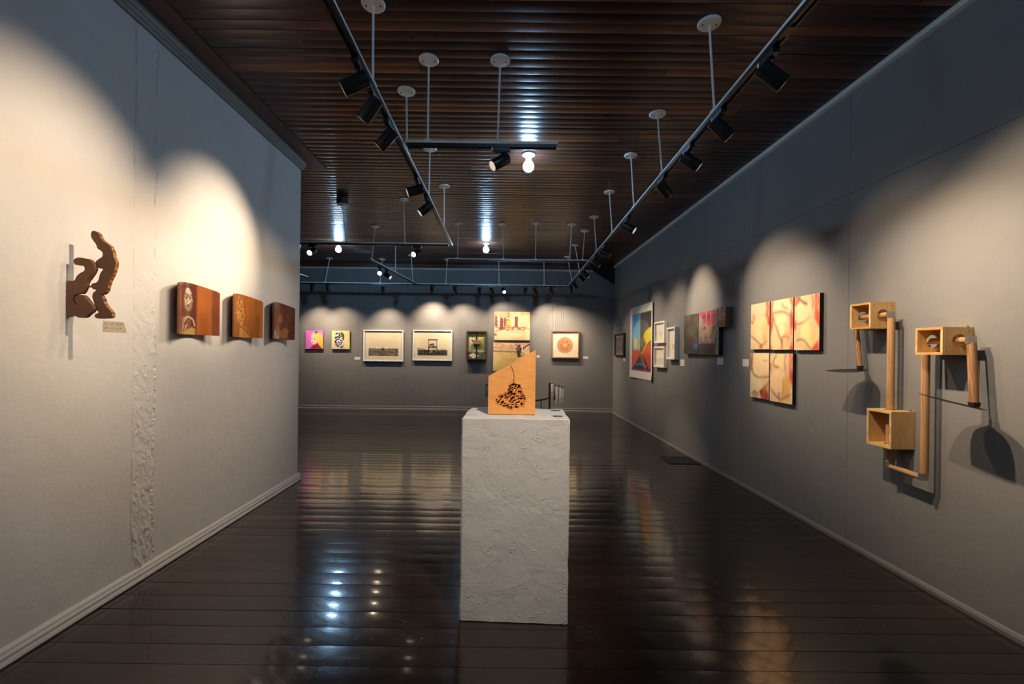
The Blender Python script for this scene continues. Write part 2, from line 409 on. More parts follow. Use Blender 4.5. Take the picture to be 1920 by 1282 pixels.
# ------------------------------------------------------------------ the setting
def boards(name, mat, y0, y1, x0, x1, z, wdt, up, palette, rnd, arc, gap, tilt, seglen, skip=None):
    vs = []; fs = []; tint = []; sgn = -1 if up else 1     # up: faces down (a ceiling)
    y = y0
    while y < y1:
        ye = min(y + wdt, y1); x = x0; t = rnd.uniform(-tilt, tilt); dz = rnd.uniform(-tilt, tilt) * 0.5
        x = x0 - rnd.uniform(0, seglen)
        while x < x1:
            xe = x + rnd.uniform(0.6, 1.4) * seglen; a, b = max(x, x0), min(xe, x1); x = xe
            if b <= a: continue
            col = palette(rnd); n = len(vs); NS = 6; t2 = t + rnd.uniform(-tilt, tilt) * 0.3
            prof = [(y, -gap)]
            for i in range(NS + 1):
                s_ = i / NS; prof.append((y + 0.0015 + (ye - y - 0.003) * s_, dz + t2 * (s_ - 0.5) * 2 + arc * (1 - (2 * s_ - 1) ** 2)))
            prof.append((ye, -gap))
            for (py, h_) in prof:
                vs.append((a + 0.0006, py, z + sgn * h_)); vs.append((b - 0.0006, py, z + sgn * h_))
            for i in range(len(prof) - 1):
                q = n + 2 * i; f = (q, q + 1, q + 3, q + 2); fs.append(f if not up else f[::-1]); tint.append(col)
        y = ye
    # solid backing behind the boards
    n = len(vs); zb = z - sgn * (gap + 0.004)
    vs += [(x0, y0, zb), (x1, y0, zb), (x1, y1, zb), (x0, y1, zb)]; f = (n, n + 1, n + 2, n + 3); fs.append(f if not up else f[::-1]); tint.append((0.004, 0.003, 0.002))
    me = bpy.data.meshes.new(name); me.from_pydata(vs, [], fs); me.update()
    at = me.attributes.new('tint', 'FLOAT_COLOR', 'FACE'); buf = np.ones((len(fs), 4), np.float32); buf[:, :3] = tint; at.data.foreach_set('color', buf.ravel())
    o = bpy.data.objects.new(name, me); finish(o, None, mat, False); return struct(o)
def pal_ceil(r):
    q = r.random(); b = r.uniform(0.7, 1.25)
    if q < 0.13: c = (0.165, 0.062, 0.024)
    elif q < 0.35: c = (0.080, 0.030, 0.016)
    else: c = (0.046, 0.018, 0.012)
    return tuple(x * b for x in c)
def pal_floor(r):
    b = r.uniform(0.75, 1.3); return tuple(x * b for x in (0.0230, 0.0130, 0.0082))
boards('floor', 'floor_varnish', YF, YB, XO, XR, 0.0, 0.13, False, pal_floor, random.Random(3), 0.0008, 0.004, 0.0008, 3.0)
boards('ceiling', 'ceiling_boards', YF, YB, XO, XR, CEIL, 0.08, True, pal_ceil, random.Random(5), 0.0028, 0.010, 0.0012, 2.6)

def wall_box(name, a, b, mat): return struct(MB().box(a, b).build(name, mat))
wall_box('wall_right', (XR, YF - 0.15, -0.05), (XR + 0.15, YB + 0.15, CEIL + 0.05), 'paint_grey_right')
wall_box('wall_back', (XO - 0.15, YB, -0.05), (XR, YB + 0.15, CEIL + 0.05), 'paint_grey_back')
wall_box('wall_front', (XO - 0.15, YF - 0.15, -0.05), (XR, YF, CEIL + 0.05), 'paint_plain')
wall_box('wall_outer', (XO - 0.15, YF, -0.05), (XO, YB, CEIL + 0.05), 'paint_plain')
# left wall: a slab with a rough re-plastered vertical band
def left_wall():
    mb = MB(); y0, y1 = 2.455, 2.665
    # front face in two flat parts, band as a displaced grid
    mb.add([(XL, YF, 0), (XL, y0, 0), (XL, y0, CEIL), (XL, YF, CEIL)], [(0, 1, 2, 3)])
    mb.add([(XL, y1, 0), (XL, LEND, 0), (XL, LEND, CEIL), (XL, y1, CEIL)], [(0, 1, 2, 3)])
    mb.add([(XL - 0.18, YF, 0), (XL - 0.18, LEND, 0), (XL - 0.18, LEND, CEIL), (XL - 0.18, YF, CEIL)], [(3, 2, 1, 0)])
    mb.add([(XL, LEND, 0), (XL - 0.18, LEND, 0), (XL - 0.18, LEND, CEIL), (XL, LEND, CEIL)], [(0, 1, 2, 3)])
    nx, nz = 42, 560; ys = np.linspace(y0, y1, nx); zs = np.linspace(0, CEIL, nz); Yg, Zg = np.meshgrid(ys, zs)
    jl = y0 + 0.028 + 0.010 * (fbm(Zg * 5, Zg * 0 + 3, 5) - 0.5) * 2; jr = y1 - 0.030 + 0.022 * (fbm(Zg * 6, Zg * 0 + 9, 6) - 0.5) * 2
    ins = np.clip((Yg - jl) / 0.006, 0, 1) * np.clip((jr - Yg) / 0.006, 0, 1)
    rough = np.clip(0.25 + 0.9 * (2.1 - Zg) / 2.1, 0.25, 1.0)
    d = ins * rough * (0.006 * (fbm(Yg * 28 + Zg * 9, Zg * 22, 11, 5) - 0.32) * 2 + 0.009 * np.clip(fbm(Yg * 60, Zg * 40, 21, 3) - 0.56, 0, 1) * 2)
    gr = np.exp(-((Yg - jl) / 0.0032) ** 2) * np.clip((fbm(Zg * 9, Zg * 0, 31) - 0.35) * 4, 0.15, 1) * np.clip((Zg - 1.2) / 1.2, 0.05, 1)
    gr2 = np.exp(-((Yg - jr) / 0.004) ** 2) * np.clip((fbm(Zg * 14, Zg * 0, 33) - 0.45) * 5, 0, 1)
    crumb = np.exp(-((Yg - jr) / 0.012) ** 2) * np.clip((fbm(Yg * 120, Zg * 90, 41, 3) - 0.5) * 4, -0.5, 1) * np.clip((2.4 - Zg) / 1.5, 0.1, 1)
    d = d - 0.012 * gr - 0.008 * gr2 + 0.006 * crumb
    edge = np.clip((Yg - y0) / 0.01, 0, 1) * np.clip((y1 - Yg) / 0.01, 0, 1); d = d * edge
    vs = [(XL + float(d[j, i]), float(ys[i]), float(zs[j])) for j in range(nz) for i in range(nx)]
    fs = [(j * nx + i, j * nx + i + 1, (j + 1) * nx + i + 1, (j + 1) * nx + i) for j in range(nz - 1) for i in range(nx - 1)]
    mb.add(vs, fs)
    return struct(mb.build('wall_left', 'plaster_white', recalc=False))
left_wall()

def profile_run(name, prof, p0, p1, inward, mat, mat_parent=None):
    """prof: (out, up) polygon extruded from p0 to p1; 'inward' is the unit vector away from the wall"""
    p0, p1, inward = Vector(p0), Vector(p1), Vector(inward)
    pts = [p0 + inward * a + Vector((0, 0, b)) for a, b in prof]
    return MB().prism(pts, p1 - p0).build(name, mat, mat_parent)
bb = [(0, 0), (0.026, 0), (0.030, 0.008), (0.026, 0.020), (0.022, 0.026), (0.023, 0.040), (0.016, 0.050), (0.014, 0.060), (0.006, 0.068), (0.0, 0.072)]
struct(profile_run('baseboard_left', bb, (XL, YF, 0), (XL, LEND + 0.03, 0), (1, 0, 0), 'white_paint'))
struct(profile_run('baseboard_left_end', bb, (XL - 0.18, LEND, 0), (XL + 0.0, LEND, 0), (0, 1, 0), 'white_paint')).name = 'trim_1'
struct(profile_run('baseboard_right', [(0, 0), (0.012, 0), (0.014, 0.02), (0.008, 0.034), (0, 0.04)], (XR, YF, 0), (XR, YB, 0), (-1, 0, 0), 'paint_grey_right'))
struct(profile_run('baseboard_back', [(0, 0), (0.022, 0), (0.022, 0.05), (0.010, 0.058), (0.010, 0.10), (0, 0.105)], (XO, YB, 0), (XR, YB, 0), (0, -1, 0), 'paint_grey_back'))
cr = [(0, 0), (0.060, 0), (0.060, -0.010), (0.050, -0.014), (0.044, -0.030), (0.036, -0.034), (0.028, -0.048), (0.020, -0.052), (0.014, -0.066), (0.0, -0.070)]
struct(profile_run('trim_2', cr, (XL, YF, CEIL - 0.006), (XL, LEND + 0.02, CEIL - 0.006), (1, 0, 0), 'crown_grey'))
struct(profile_run('trim_3', [(0.06, 0), (0.20, 0), (0.20, -0.010), (0.06, -0.010)], (XL, YF, CEIL), (XL, LEND + 0.15, CEIL), (1, 0, 0), 'border_wood'))
struct(profile_run('trim_4', [(0, 0), (0.03, 0), (0.034, -0.012), (0.024, -0.030), (0.0, -0.038)], (XR, YF, CEIL - 0.004), (XR, YB, CEIL - 0.004), (-1, 0, 0), 'white_paint'))
# back wall top: brown fascia, then a pale moulding
struct(profile_run('trim_5', [(0, 0), (0.05, 0), (0.05, -0.085), (0, -0.085)], (XO, YB, CEIL), (XR, YB, CEIL), (0, -1, 0), 'border_wood'))
struct(profile_run('trim_6', [(0, 0), (0.03, 0), (0.036, -0.018), (0.014, -0.034), (0, -0.034)], (XO, YB, CEIL - 0.085), (XR - 0.42, YB, CEIL - 0.085), (0, -1, 0), 'white_paint'))
# dark wedge of ceiling timber coming down into the far right corner
a = at_y(1108, 503, YB - 0.03); b = at_y(1153, 533, YB - 0.03)
struct(MB().prism([(a.x, YB - 0.06, CEIL), (XR, YB - 0.06, CEIL), (XR, YB - 0.06, b.z), (a.x + 0.04, YB - 0.06, CEIL - 0.10)], (0, 0.06, 0)).build('trim_7', 'chair_wood'))
struct(MB().box((1.99, 5.36, 0.0008), (XR - 0.02, 5.74, 0.006)).build('trim_8', 'hatch_dark'))

# ------------------------------------------------------------------ bare bulbs under the ceiling
def make_bulb():
    t = thing('ceiling_bulb', '', 'light bulb', (0, 0, 0), 'bare cool bulbs under the ceiling')
    MB().lathe([(0.0, 0.0), (0.055, 0.0), (0.060, -0.006), (0.058, -0.016), (0.040, -0.022), (0.0, -0.022)], 24).build('ceiling_rose', 'white_enamel', t, 'auto')
    MB().lathe([(0.0, -0.020), (0.027, -0.020), (0.026, -0.055), (0.022, -0.062), (0, -0.062)], 20).build('lamp_holder', 'white_enamel', t, 'auto')
    MB().lathe([(0, -0.058), (0.020, -0.060), (0.028, -0.072), (0.042, -0.092), (0.050, -0.118), (0.046, -0.142), (0.030, -0.162), (0.0, -0.170)], 20).build('glass_globe', 'bulb_glow', t, True)
    return t
def copy_tree(o, parent=None):
    c = o.copy(); COL.objects.link(c)
    if parent: c.parent = parent
    for ch in o.children:
        if ch.type != 'LIGHT': copy_tree(ch, c)
    return c
bulb0 = make_bulb(); nb = 0
for (x, y, lab) in ((0.222, 4.24, 'glowing bare bulb under the wood ceiling, nearest and largest of the lit bulbs'),
                    (-0.30, 7.74, 'glowing bare bulb hanging over the far rails near the middle of the room'),
                    (-2.85, 7.85, 'glowing bare bulb just past the end of the white left wall'),
                    (0.222, 0.74, 'added fill bulb over the viewpoint, unseen above the frame edge'),  # added out of view as cool fill for plinth front and upper walls
                    ):
    o = bulb0 if nb == 0 else copy_tree(bulb0); nb += 1
    o.location = (x, y, CEIL - 0.002); o['label'] = lab

# ------------------------------------------------------------------ lighting rails with stems
def rail(name, label, p0, p1, stems, box_at=None):
    p0 = Vector((*p0, TRK)); p1 = Vector((*p1, TRK)); d = (p1 - p0); L = d.length; d.normalize()
    t = thing(name, label, 'lighting rail', (p0 + p1) / 2, 'rails hanging under the ceiling')
    q = Matrix.Translation(p0) @ d.to_track_quat('Y', 'Z').to_matrix().to_4x4()
    MB().box((-0.015, 0, -0.017), (0.015, L, 0), q).build('support_bar', 'white_enamel', t)
    sec = [(-0.017, -0.0172), (-0.017, -0.038), (-0.011, -0.038), (-0.011, -0.030), (0.011, -0.030), (0.011, -0.038), (0.017, -0.038), (0.017, -0.0172)]
    r = MB().prism([q @ Vector((a_, 0.01, b_)) for a_, b_ in sec], d * (L - 0.02))
    r.build('rail_channel', 'rail_black', t)
    n = max(1, int(L / 2.0))
    for i in range(1, n): MB().box((-0.0185, i * L / n - 0.03, -0.0385), (0.0185, i * L / n + 0.03, -0.018), q).build('joint_cover', 'black_metal', t)
    for i, (ca, fo) in enumerate(stems):
        top = Vector(ca); foot = Vector(fo)
        # foot sits on the rail's own line
        s_ = max(0.01, min(L - 0.01, (Vector((foot.x, foot.y, TRK)) - p0).dot(d))); foot = p0 + d * s_
        drop = 0.0
        if box_at == i:
            drop = 0.075
        st = MB().tube(foot - Vector((0, 0, 0.001)), top - Vector((0, 0, 0.010 + drop)), 0.0065, seg=10)
        fq = Matrix.Translation(foot) @ d.to_track_quat('Y', 'Z').to_matrix().to_4x4()
        st.box((-0.016, -0.022, -0.002), (0.016, 0.022, 0.007), fq)
        so = st.build('stem', 'white_enamel', t)
        cp = MB().lathe([(0, -drop), (0.058, -drop), (0.063, -0.004 - drop), (0.063, -0.012 - drop), (0.058, -0.017 - drop), (0.012, -0.019 - drop), (0.0, -0.019 - drop)], 32, Matrix.Translation(top))
        c_ = cp.build('ceiling_plate', 'white_enamel', so, 'auto')
        for s2 in (-1, 1):
            sl = MB().box((top.x + s2 * 0.038 - 0.003, top.y - 0.006, top.z - 0.0198 - drop), (top.x + s2 * 0.038 + 0.003, top.y + 0.006, top.z - 0.018 - drop))
            sl.build('screw_slot', 'dark_gap', so)
        if drop:
            MB().tube(top, top - Vector((0, 0, drop)), 0.068, seg=24).build('mounting_block', 'box_brown', so, 'auto')
    return t
def st(dx, dy, fx, fy): return (at_z(dx, dy, CEIL), at_z(fx, fy, TRK))
A0, A1 = (-0.700, -0.6), (-0.662, 5.77)
B0, B1 = (1.10, -0.6), (1.33, 9.28)
rail('lighting_rail', 'long black rail with white top bar running along the left wall side', A0, A1,
     [st(700, 5, 704, 158), st(762, 169, 770, 288), st(806, 277, 811, 370), st(833, 348, 837, 428)])
rail('lighting_rail', 'longest black rail with white top bar running beside the right wall', B0, B1,
     [st(1330, 41, 1332, 208), st(1233, 212, 1228, 325), st(1183, 290, 1181, 388), st(1142.6, 359, 1139, 437), st(1113.7, 406, 1110, 472), st(1078.5, 459, 1078, 510), st(1064, 481, 1065, 527)])
rail('lighting_rail', 'long crosswise rail joining the right rail halfway to the far wall', (-0.82, 6.70), (1.235, 6.70),
     [st(859, 417.5, 857, 482), st(942, 419, 944, 482), st(1005, 418, 1005, 483), st(1072, 420, 1070, 484), st(1096.5, 432, 1094, 485)])
rail('lighting_rail', 'farthest crosswise rail with a row of spotlights before the far wall', (-4.6, 9.22), (1.29, 9.26),
     [st(618, 484, 617.7, 532), st(716.7, 485.5, 716, 532), st(838.5, 486, 837, 533), st(935, 488, 935.8, 534), st(1020, 488.5, 1019.6, 535)])
rail('lighting_rail', 'crosswise rail running left from the end of the left rail', (-3.9, 5.75), (-0.690, 5.78),
     [st(642, 371, 641, 447), st(757, 373.5, 753, 448)], box_at=0)
rail('lighting_rail', 'short crosswise rail nearest the camera branching off the left rail', (-0.648, 2.965), (0.345, 2.965),
     [st(804, 110, 800, 258), st(938, 111, 933, 258)])
rail('lighting_rail', 'short slanted rail ending at the farthest crosswise rail', (-1.99, 6.77), (-1.755, 9.195),
     [st(703.5, 423.5, 703, 486), st(741.6, 456, 742, 509.5), st(771, 478, 772.5, 527)])
rail('lighting_rail', 'stub of rail showing past the edge of the white left wall', (-3.72, 6.9), (-3.67, 8.53),
     [st(564, 455, 561, 510)])

# ------------------------------------------------------------------ track spotlights
def make_spot():
    t = thing('track_spotlight', '', 'spotlight', (0, 0, 0))
    ad = MB().box((-0.016, -0.055, -0.026), (0.016, 0.055, 0.0)); ad.box((-0.014, -0.02, -0.034), (0.014, 0.05, -0.026))
    ad.build('track_adapter', 'black_metal', t, bevel=0.002)
    MB().box((-0.0165, 0.056, -0.022), (0.0165, 0.068, -0.004)).build('adapter_end', 'label_card', t)
    nk = MB().tube((0, 0, -0.024), (0, 0, -0.062), 0.007, seg=12).tube((0, 0, -0.056), (0, 0, -0.064), 0.012, seg=12)
    nk.build('swivel_arm', 'black_metal', t, 'auto')
    R_ = 0.037
    h = MB().lathe([(0, 0.062), (R_ - 0.004, 0.062), (R_, 0.058), (R_, -0.066), (R_ - 0.0015, -0.068), (R_ - 0.005, -0.066), (R_ - 0.009, -0.050), (0, -0.048)], 28)
    hs = h.build('housing', 'black_metal', t, 'auto', recalc=False)
    MB().lathe([(R_ - 0.0045, -0.0665), (R_ - 0.0015, -0.0688), (R_ + 0.0004, -0.0665)], 28, None, False).build('front_ring', 'chrome', hs, True)
    MB().lathe([(R_ - 0.0055, -0.0655), (R_ - 0.008, -0.0610), (0.016, -0.0575), (0.0001, -0.0570)], 28, None, False).build('lens', 'lens_dim', hs, False)
    return t
spot0 = make_spot(); spot_n = [0]
def spot(x, y, ang, aim, power, label, group, deg=52, blend=1.0, size=0.018, off=None, color=WARM, lit=False):
    root = spot0 if spot_n[0] == 0 else copy_tree(spot0)
    spot_n[0] += 1
    mount = Vector((x, y, TRK - 0.0385)); root.location = mount; root.rotation_euler.z = ang; root['label'] = label; root['group'] = group
    hs = [c for c in root.children if c.name.startswith('housing')][0]
    hc = mount + Vector((0, 0, -0.085)); aim = Vector(aim); d = (aim - hc).normalized()
    hc = hc + d * 0.012
    q = Quaternion((0, 0, 1), -ang) @ d.to_track_quat('-Z', 'Y')
    hs.rotation_mode = 'QUATERNION'; hs.rotation_quaternion = q
    hs.location = Quaternion((0, 0, 1), -ang) @ (hc - mount)
    if lit:
        ln = [c for c in hs.children if c.name.startswith('lens')][0]; ln.material_slots[0].link = 'OBJECT'; ln.material_slots[0].material = M['lens_glow']
    if power:
        l = bpy.data.lights.new('spot_beam', 'SPOT'); l.energy = power * SPOT_K; l.color = color; l.spot_size = math.radians(deg); l.spot_blend = blend; l.shadow_soft_size = size
        lo = bpy.data.objects.new('spot_beam', l); COL.objects.link(lo); lo.parent = hs; lo.location = (0, 0, -0.075)
    return root
def xa(y): return A0[0] + (A1[0] - A0[0]) * (y - A0[1]) / (A1[1] - A0[1])
def xb(y): return B0[0] + (B1[0] - B0[0]) * (y - B0[1]) / (B1[1] - B0[1])
angA = -math.atan2(A1[0] - A0[0], A1[1] - A0[1]); angB = -math.atan2(B1[0] - B0[0], B1[1] - B0[1])
GA, GB, GD = 'spotlights on the left rail', 'spotlights on the right rail', 'spotlights on the farthest crosswise rail'
for y, aim, pw, deg, lab in (
    (0.95, (XL, 1.30, 1.30), 22, 90, 'added wall-wash spotlight on the left rail, unseen above the frame edge'),  # extra lamp out of view, a weak wide wash on the left wall
    (2.11, (XL, 2.00, 1.85), 95, 70, 'nearest black spotlight in view on the left rail, aimed at the left wall'),
    (2.323, (XL, 2.85, 1.05), 36, 84, 'black spotlight on the left rail, second from the camera'),
    (2.65, (XL, 2.90, 1.20), 32, 80, 'black spotlight on the left rail, just before the short crosswise rail'),
    (3.52, (XL, 3.20, 2.02), 150, 54, 'black spotlight on the left rail, first beyond the short crosswise rail'),
    (3.96, (XL, 3.60, 1.35), 42, 80, 'farthest black spotlight on the left rail, near its far end')):
    spot(xa(y), y, angA, aim, pw, lab, GA, deg)
for y, aim, pw, deg, lab in (
    (2.008, (XR, 1.95, 1.60), 115, 74, 'nearest and largest black spotlight on the right rail, lens showing'),
    (2.49, (XR, 2.42, 1.35), 150, 70, 'black spotlight on the right rail, second from the camera'),
    (2.92, (XR, 2.65, 1.60), 34, 74, 'black spotlight on the right rail, third from the camera'),
    (3.42, (XR, 3.75, 1.40), 95, 62, 'black spotlight on the right rail, fourth from the camera'),
    (4.48, (XR, 3.95, 1.70), 120, 60, 'black spotlight on the right rail, fifth from the camera'),
    (5.63, (XR, 5.45, 1.90), 150, 48, 'black spotlight on the right rail, just before the far crosswise rail'),
    (6.23, (XR, 6.15, 1.55), 80, 66, 'black spotlight on the right rail, beside the one before the crosswise rail joint'),
    (7.16, (XR, 7.0, 1.45), 75, 70, 'black spotlight on the right rail, first of a close pair past the joint'),
    (7.52, (XR, 7.6, 1.25), 60, 70, 'black spotlight on the right rail, second of a close pair past the joint'),
    (8.36, (XR, 8.6, 1.1), 50, 70, 'black spotlight on the right rail, last but one before its far end'),
    (8.85, (1.45, YB, 1.2), 50, 70, 'farthest small black spotlight on the right rail, at its far end')):
    spot(xb(y), y, angB, aim, pw, lab, GB, deg)
# the lamp over the plinth, on the short crosswise rail and one hanging nearer than the frame
spot(-0.02, 2.965, PI / 2, (-0.9, 2.6, 1.9), 18, 'black spotlight hanging alone from the short crosswise rail', 'spotlights on crosswise rails', 40)
rail('lighting_rail', 'short crosswise rail over the viewpoint carrying one spotlight', (-0.66, 1.0), (1.10, 1.0), [((-0.3, 1.0, CEIL), (-0.3, 1.0, TRK)), ((0.8, 1.0, CEIL), (0.8, 1.0, TRK))])
spot(0.40, 1.0, PI / 2, (0.06, 2.20, 0.95), 175, 'black spotlight over the viewpoint, aimed at the plinth', 'spotlights on crosswise rails', 50, color=(1.0, 0.86, 0.70))
spot(0.90, 1.0, PI / 2, (0.80, 6.6, 0.86), 380, 'added unseen spotlight over the viewpoint, brightening the dark chair and hanging tubes', 'spotlights on crosswise rails', 11)  # extra narrow beam, added out of view to lift the chair and tubes
spot(-2.42, 5.76, PI / 2, (-2.75, 3.4, 1.25), 5, 'lit spotlight facing the camera beside the edge of the left wall', 'spotlights on crosswise rails', lit=True)
spot(-1.10, 5.775, PI / 2, (XL, 4.0, 1.5), 20, 'lit spotlight facing the camera near the right end of the left crosswise rail', 'spotlights on crosswise rails', lit=True)
spot(-1.97, 7.25, -0.1, (-1.2, 4.2, 1.2), 2, 'lit spotlight facing the camera on the short slanted rail', 'spotlights on the slanted rail', lit=True)
spot(-1.93, 7.55, -0.1, (0.74, 6.55, 0.82), 260, 'dark side view spotlight beside the lit one on the short slanted rail', 'spotlights on the slanted rail', 20)
spot(-3.66, 8.1, 0, (-3.9, 9.7, 1.6), 12, 'small spotlight just past the edge of the white left wall', 'spotlights on the stub rail')
DX = [(585, -3.90, 1.15, 95), (614, -3.30, 1.10, 86), (718, -2.45, 1.05, 114), (810, -1.50, 1.75, 114), (853, -0.78, 1.60, 86), (899, -0.40, 1.1, 27), (922, 0.12, 1.70, 60), (944, None, None, 45), (985, 0.35, 1.0, 57), (1003, 1.20, 1.50, 104), (1034, 1.60, 1.25, 86)]
names = ['beside the left wall edge', 'second from the left wall edge', 'above the swirling framed print', 'above the framed chair print', 'left of the brown box frame', 'above the brown box frame',
         'left of the one shining at the camera', 'shining at the camera above the stacked paintings', 'right of the one shining at the camera', 'above the round motif frame, second from the right', 'rightmost of that row']
for (px, tx, tz, pw), nm in zip(DX, names):
    x = (px - VPX - 1.5) * 9.24 / F
    aim = (tx, YB, tz) if tx is not None else (0.80, 6.5, 0.80)
    spot(x, 9.24, PI / 2, aim, pw, 'small black spotlight on the farthest rail, ' + nm, GD, 92, 1.0, lit=(tx is None))

# ------------------------------------------------------------------ plinth with the wooden block
PC = Vector((0.0755, 2.365, 0)); PR = math.radians(-2.5)
def plinth():
    t = thing('plinth', 'white plastered rectangular plinth standing on the dark floor', 'plinth', PC, rz=PR)
    W, D, H = 0.517, 0.375, 0.983
    import bmesh
    bm = bmesh.new(); bmesh.ops.create_cube(bm, size=1)
    for v in bm.verts: v.co = Vector((v.co.x * W, v.co.y * D, (v.co.z + 0.5) * H))
    bmesh.ops.bevel(bm, geom=bm.edges[:], offset=0.006, segments=3, affect='EDGES')
    bmesh.ops.subdivide_edges(bm, edges=[e for e in bm.edges if e.calc_length() > 0.05], cuts=48, use_grid_fill=True)
    for v in bm.verts:
        x, y, z = v.co; n = float(fbm(x * 14 + y * 3, z * 14 + y * 11, 3, 4)) - 0.5
        edge = (abs(abs(x) - W / 2) < 0.008) + (abs(abs(y) - D / 2) < 0.008) + (abs(z - H) < 0.008) + (z < 0.01)
        k_ = 0.0035 if edge < 2 else 0.008
        nn = Vector((x / W, y / D, 0 if 0.01 < z < H - 0.01 else (z / H - 0.5))); 
        if z > 0.004: v.co += nn.normalized() * n * k_
    me = bpy.data.meshes.new('plinth_body'); bm.to_mesh(me); bm.free()
    o = bpy.data.objects.new('plinth_body', me); COL.objects.link(o); me.materials.append(M['pedestal_paint']); o.parent = t
    for f in me.polygons: f.use_smooth = True
    try: me.set_sharp_from_angle(angle=0.9)
    except Exception: pass
    return t
plinth()
PT = 0.9845
def flat_strokes(name, mat, parent, loc, rows, rz, wd=0.0008, normal='z', hgt=0.006, seed=1, th=0.0004):
    pass
# stickers and printed note on top of the plinth
R = Matrix.Translation((PC.x, PC.y, 0)) @ Matrix.Rotation(PR, 4, 'Z')
for px, py, lab in ((1041.5, 769.5, 'small dark octagonal sticker at the back right of the plinth top'), (1045.5, 780, 'small dark octagonal sticker at the front right of the plinth top')):
    c = at_z(px, py, PT); m = MB(); w2, d2, ch = 0.024, 0.016, 0.007
    pts = [(-w2 + ch, -d2), (w2 - ch, -d2), (w2, -d2 + ch), (w2, d2 - ch), (w2 - ch, d2), (-w2 + ch, d2), (-w2, d2 - ch), (-w2, -d2 + ch)]
    m.prism([(c.x + a_, c.y + b_, PT) for a_, b_ in pts], (0, 0, 0.0012))
    tag(m.build('sticker', 'sticker_dark', None, loc=(c.x, c.y, PT)), lab, 'sticker', 'stickers on the plinth')
def scribble(name, mat, parent, origin, U, V, Nn, rows, letters, lh, adv, seed, th=0.0012):
    """handwritten looking strokes lying on a surface"""
    r = random.Random(seed); m = MB(); U, V, Nn = Vector(U), Vector(V), Vector(Nn)
    for row in range(rows):
        x = 0.0
        for L_ in range(letters):
            if r.random() < 0.12: x += adv; continue
            pts = [(x + r.uniform(0, 0.2) * adv, r.choice((0, 1)) * lh)]
            for k_ in range(r.choice((2, 3, 3))): pts.append((x + r.uniform(0.1, 0.8) * adv, r.uniform(0, 1) * lh))
            for (a0, b0), (a1, b1) in zip(pts[:-1], pts[1:]):
                p = Vector(origin) + U * a0 + V * (b0 - row * lh * 2.0); q = Vector(origin) + U * a1 + V * (b1 - row * lh * 2.0)
                dd = (q - p)
                if dd.length < 1e-5: continue
                s_ = dd.normalized().cross(Nn) * th / 2
                m.prism([p - s_, p + s_, q + s_, q - s_], Nn * 0.0003)
            x += adv
    return m.build(name, mat, parent)
c = at_z(887, 776, PT)
tl = thing('printed_note', 'small grey printed note on the left of the plinth top', 'note', (c.x, c.y, PT))
MB().box((c.x - 0.034, c.y - 0.028, PT), (c.x + 0.036, c.y + 0.028, PT + 0.0006)).build('paper', 'label_card', tl)
scribble('print', 'ink', tl, (c.x - 0.030, c.y + 0.015, PT + 0.0007), (1, 0, 0), (0, 1, 0), (0, 0, 1), 3, 12, 0.008, 0.005, 4, 0.0014)

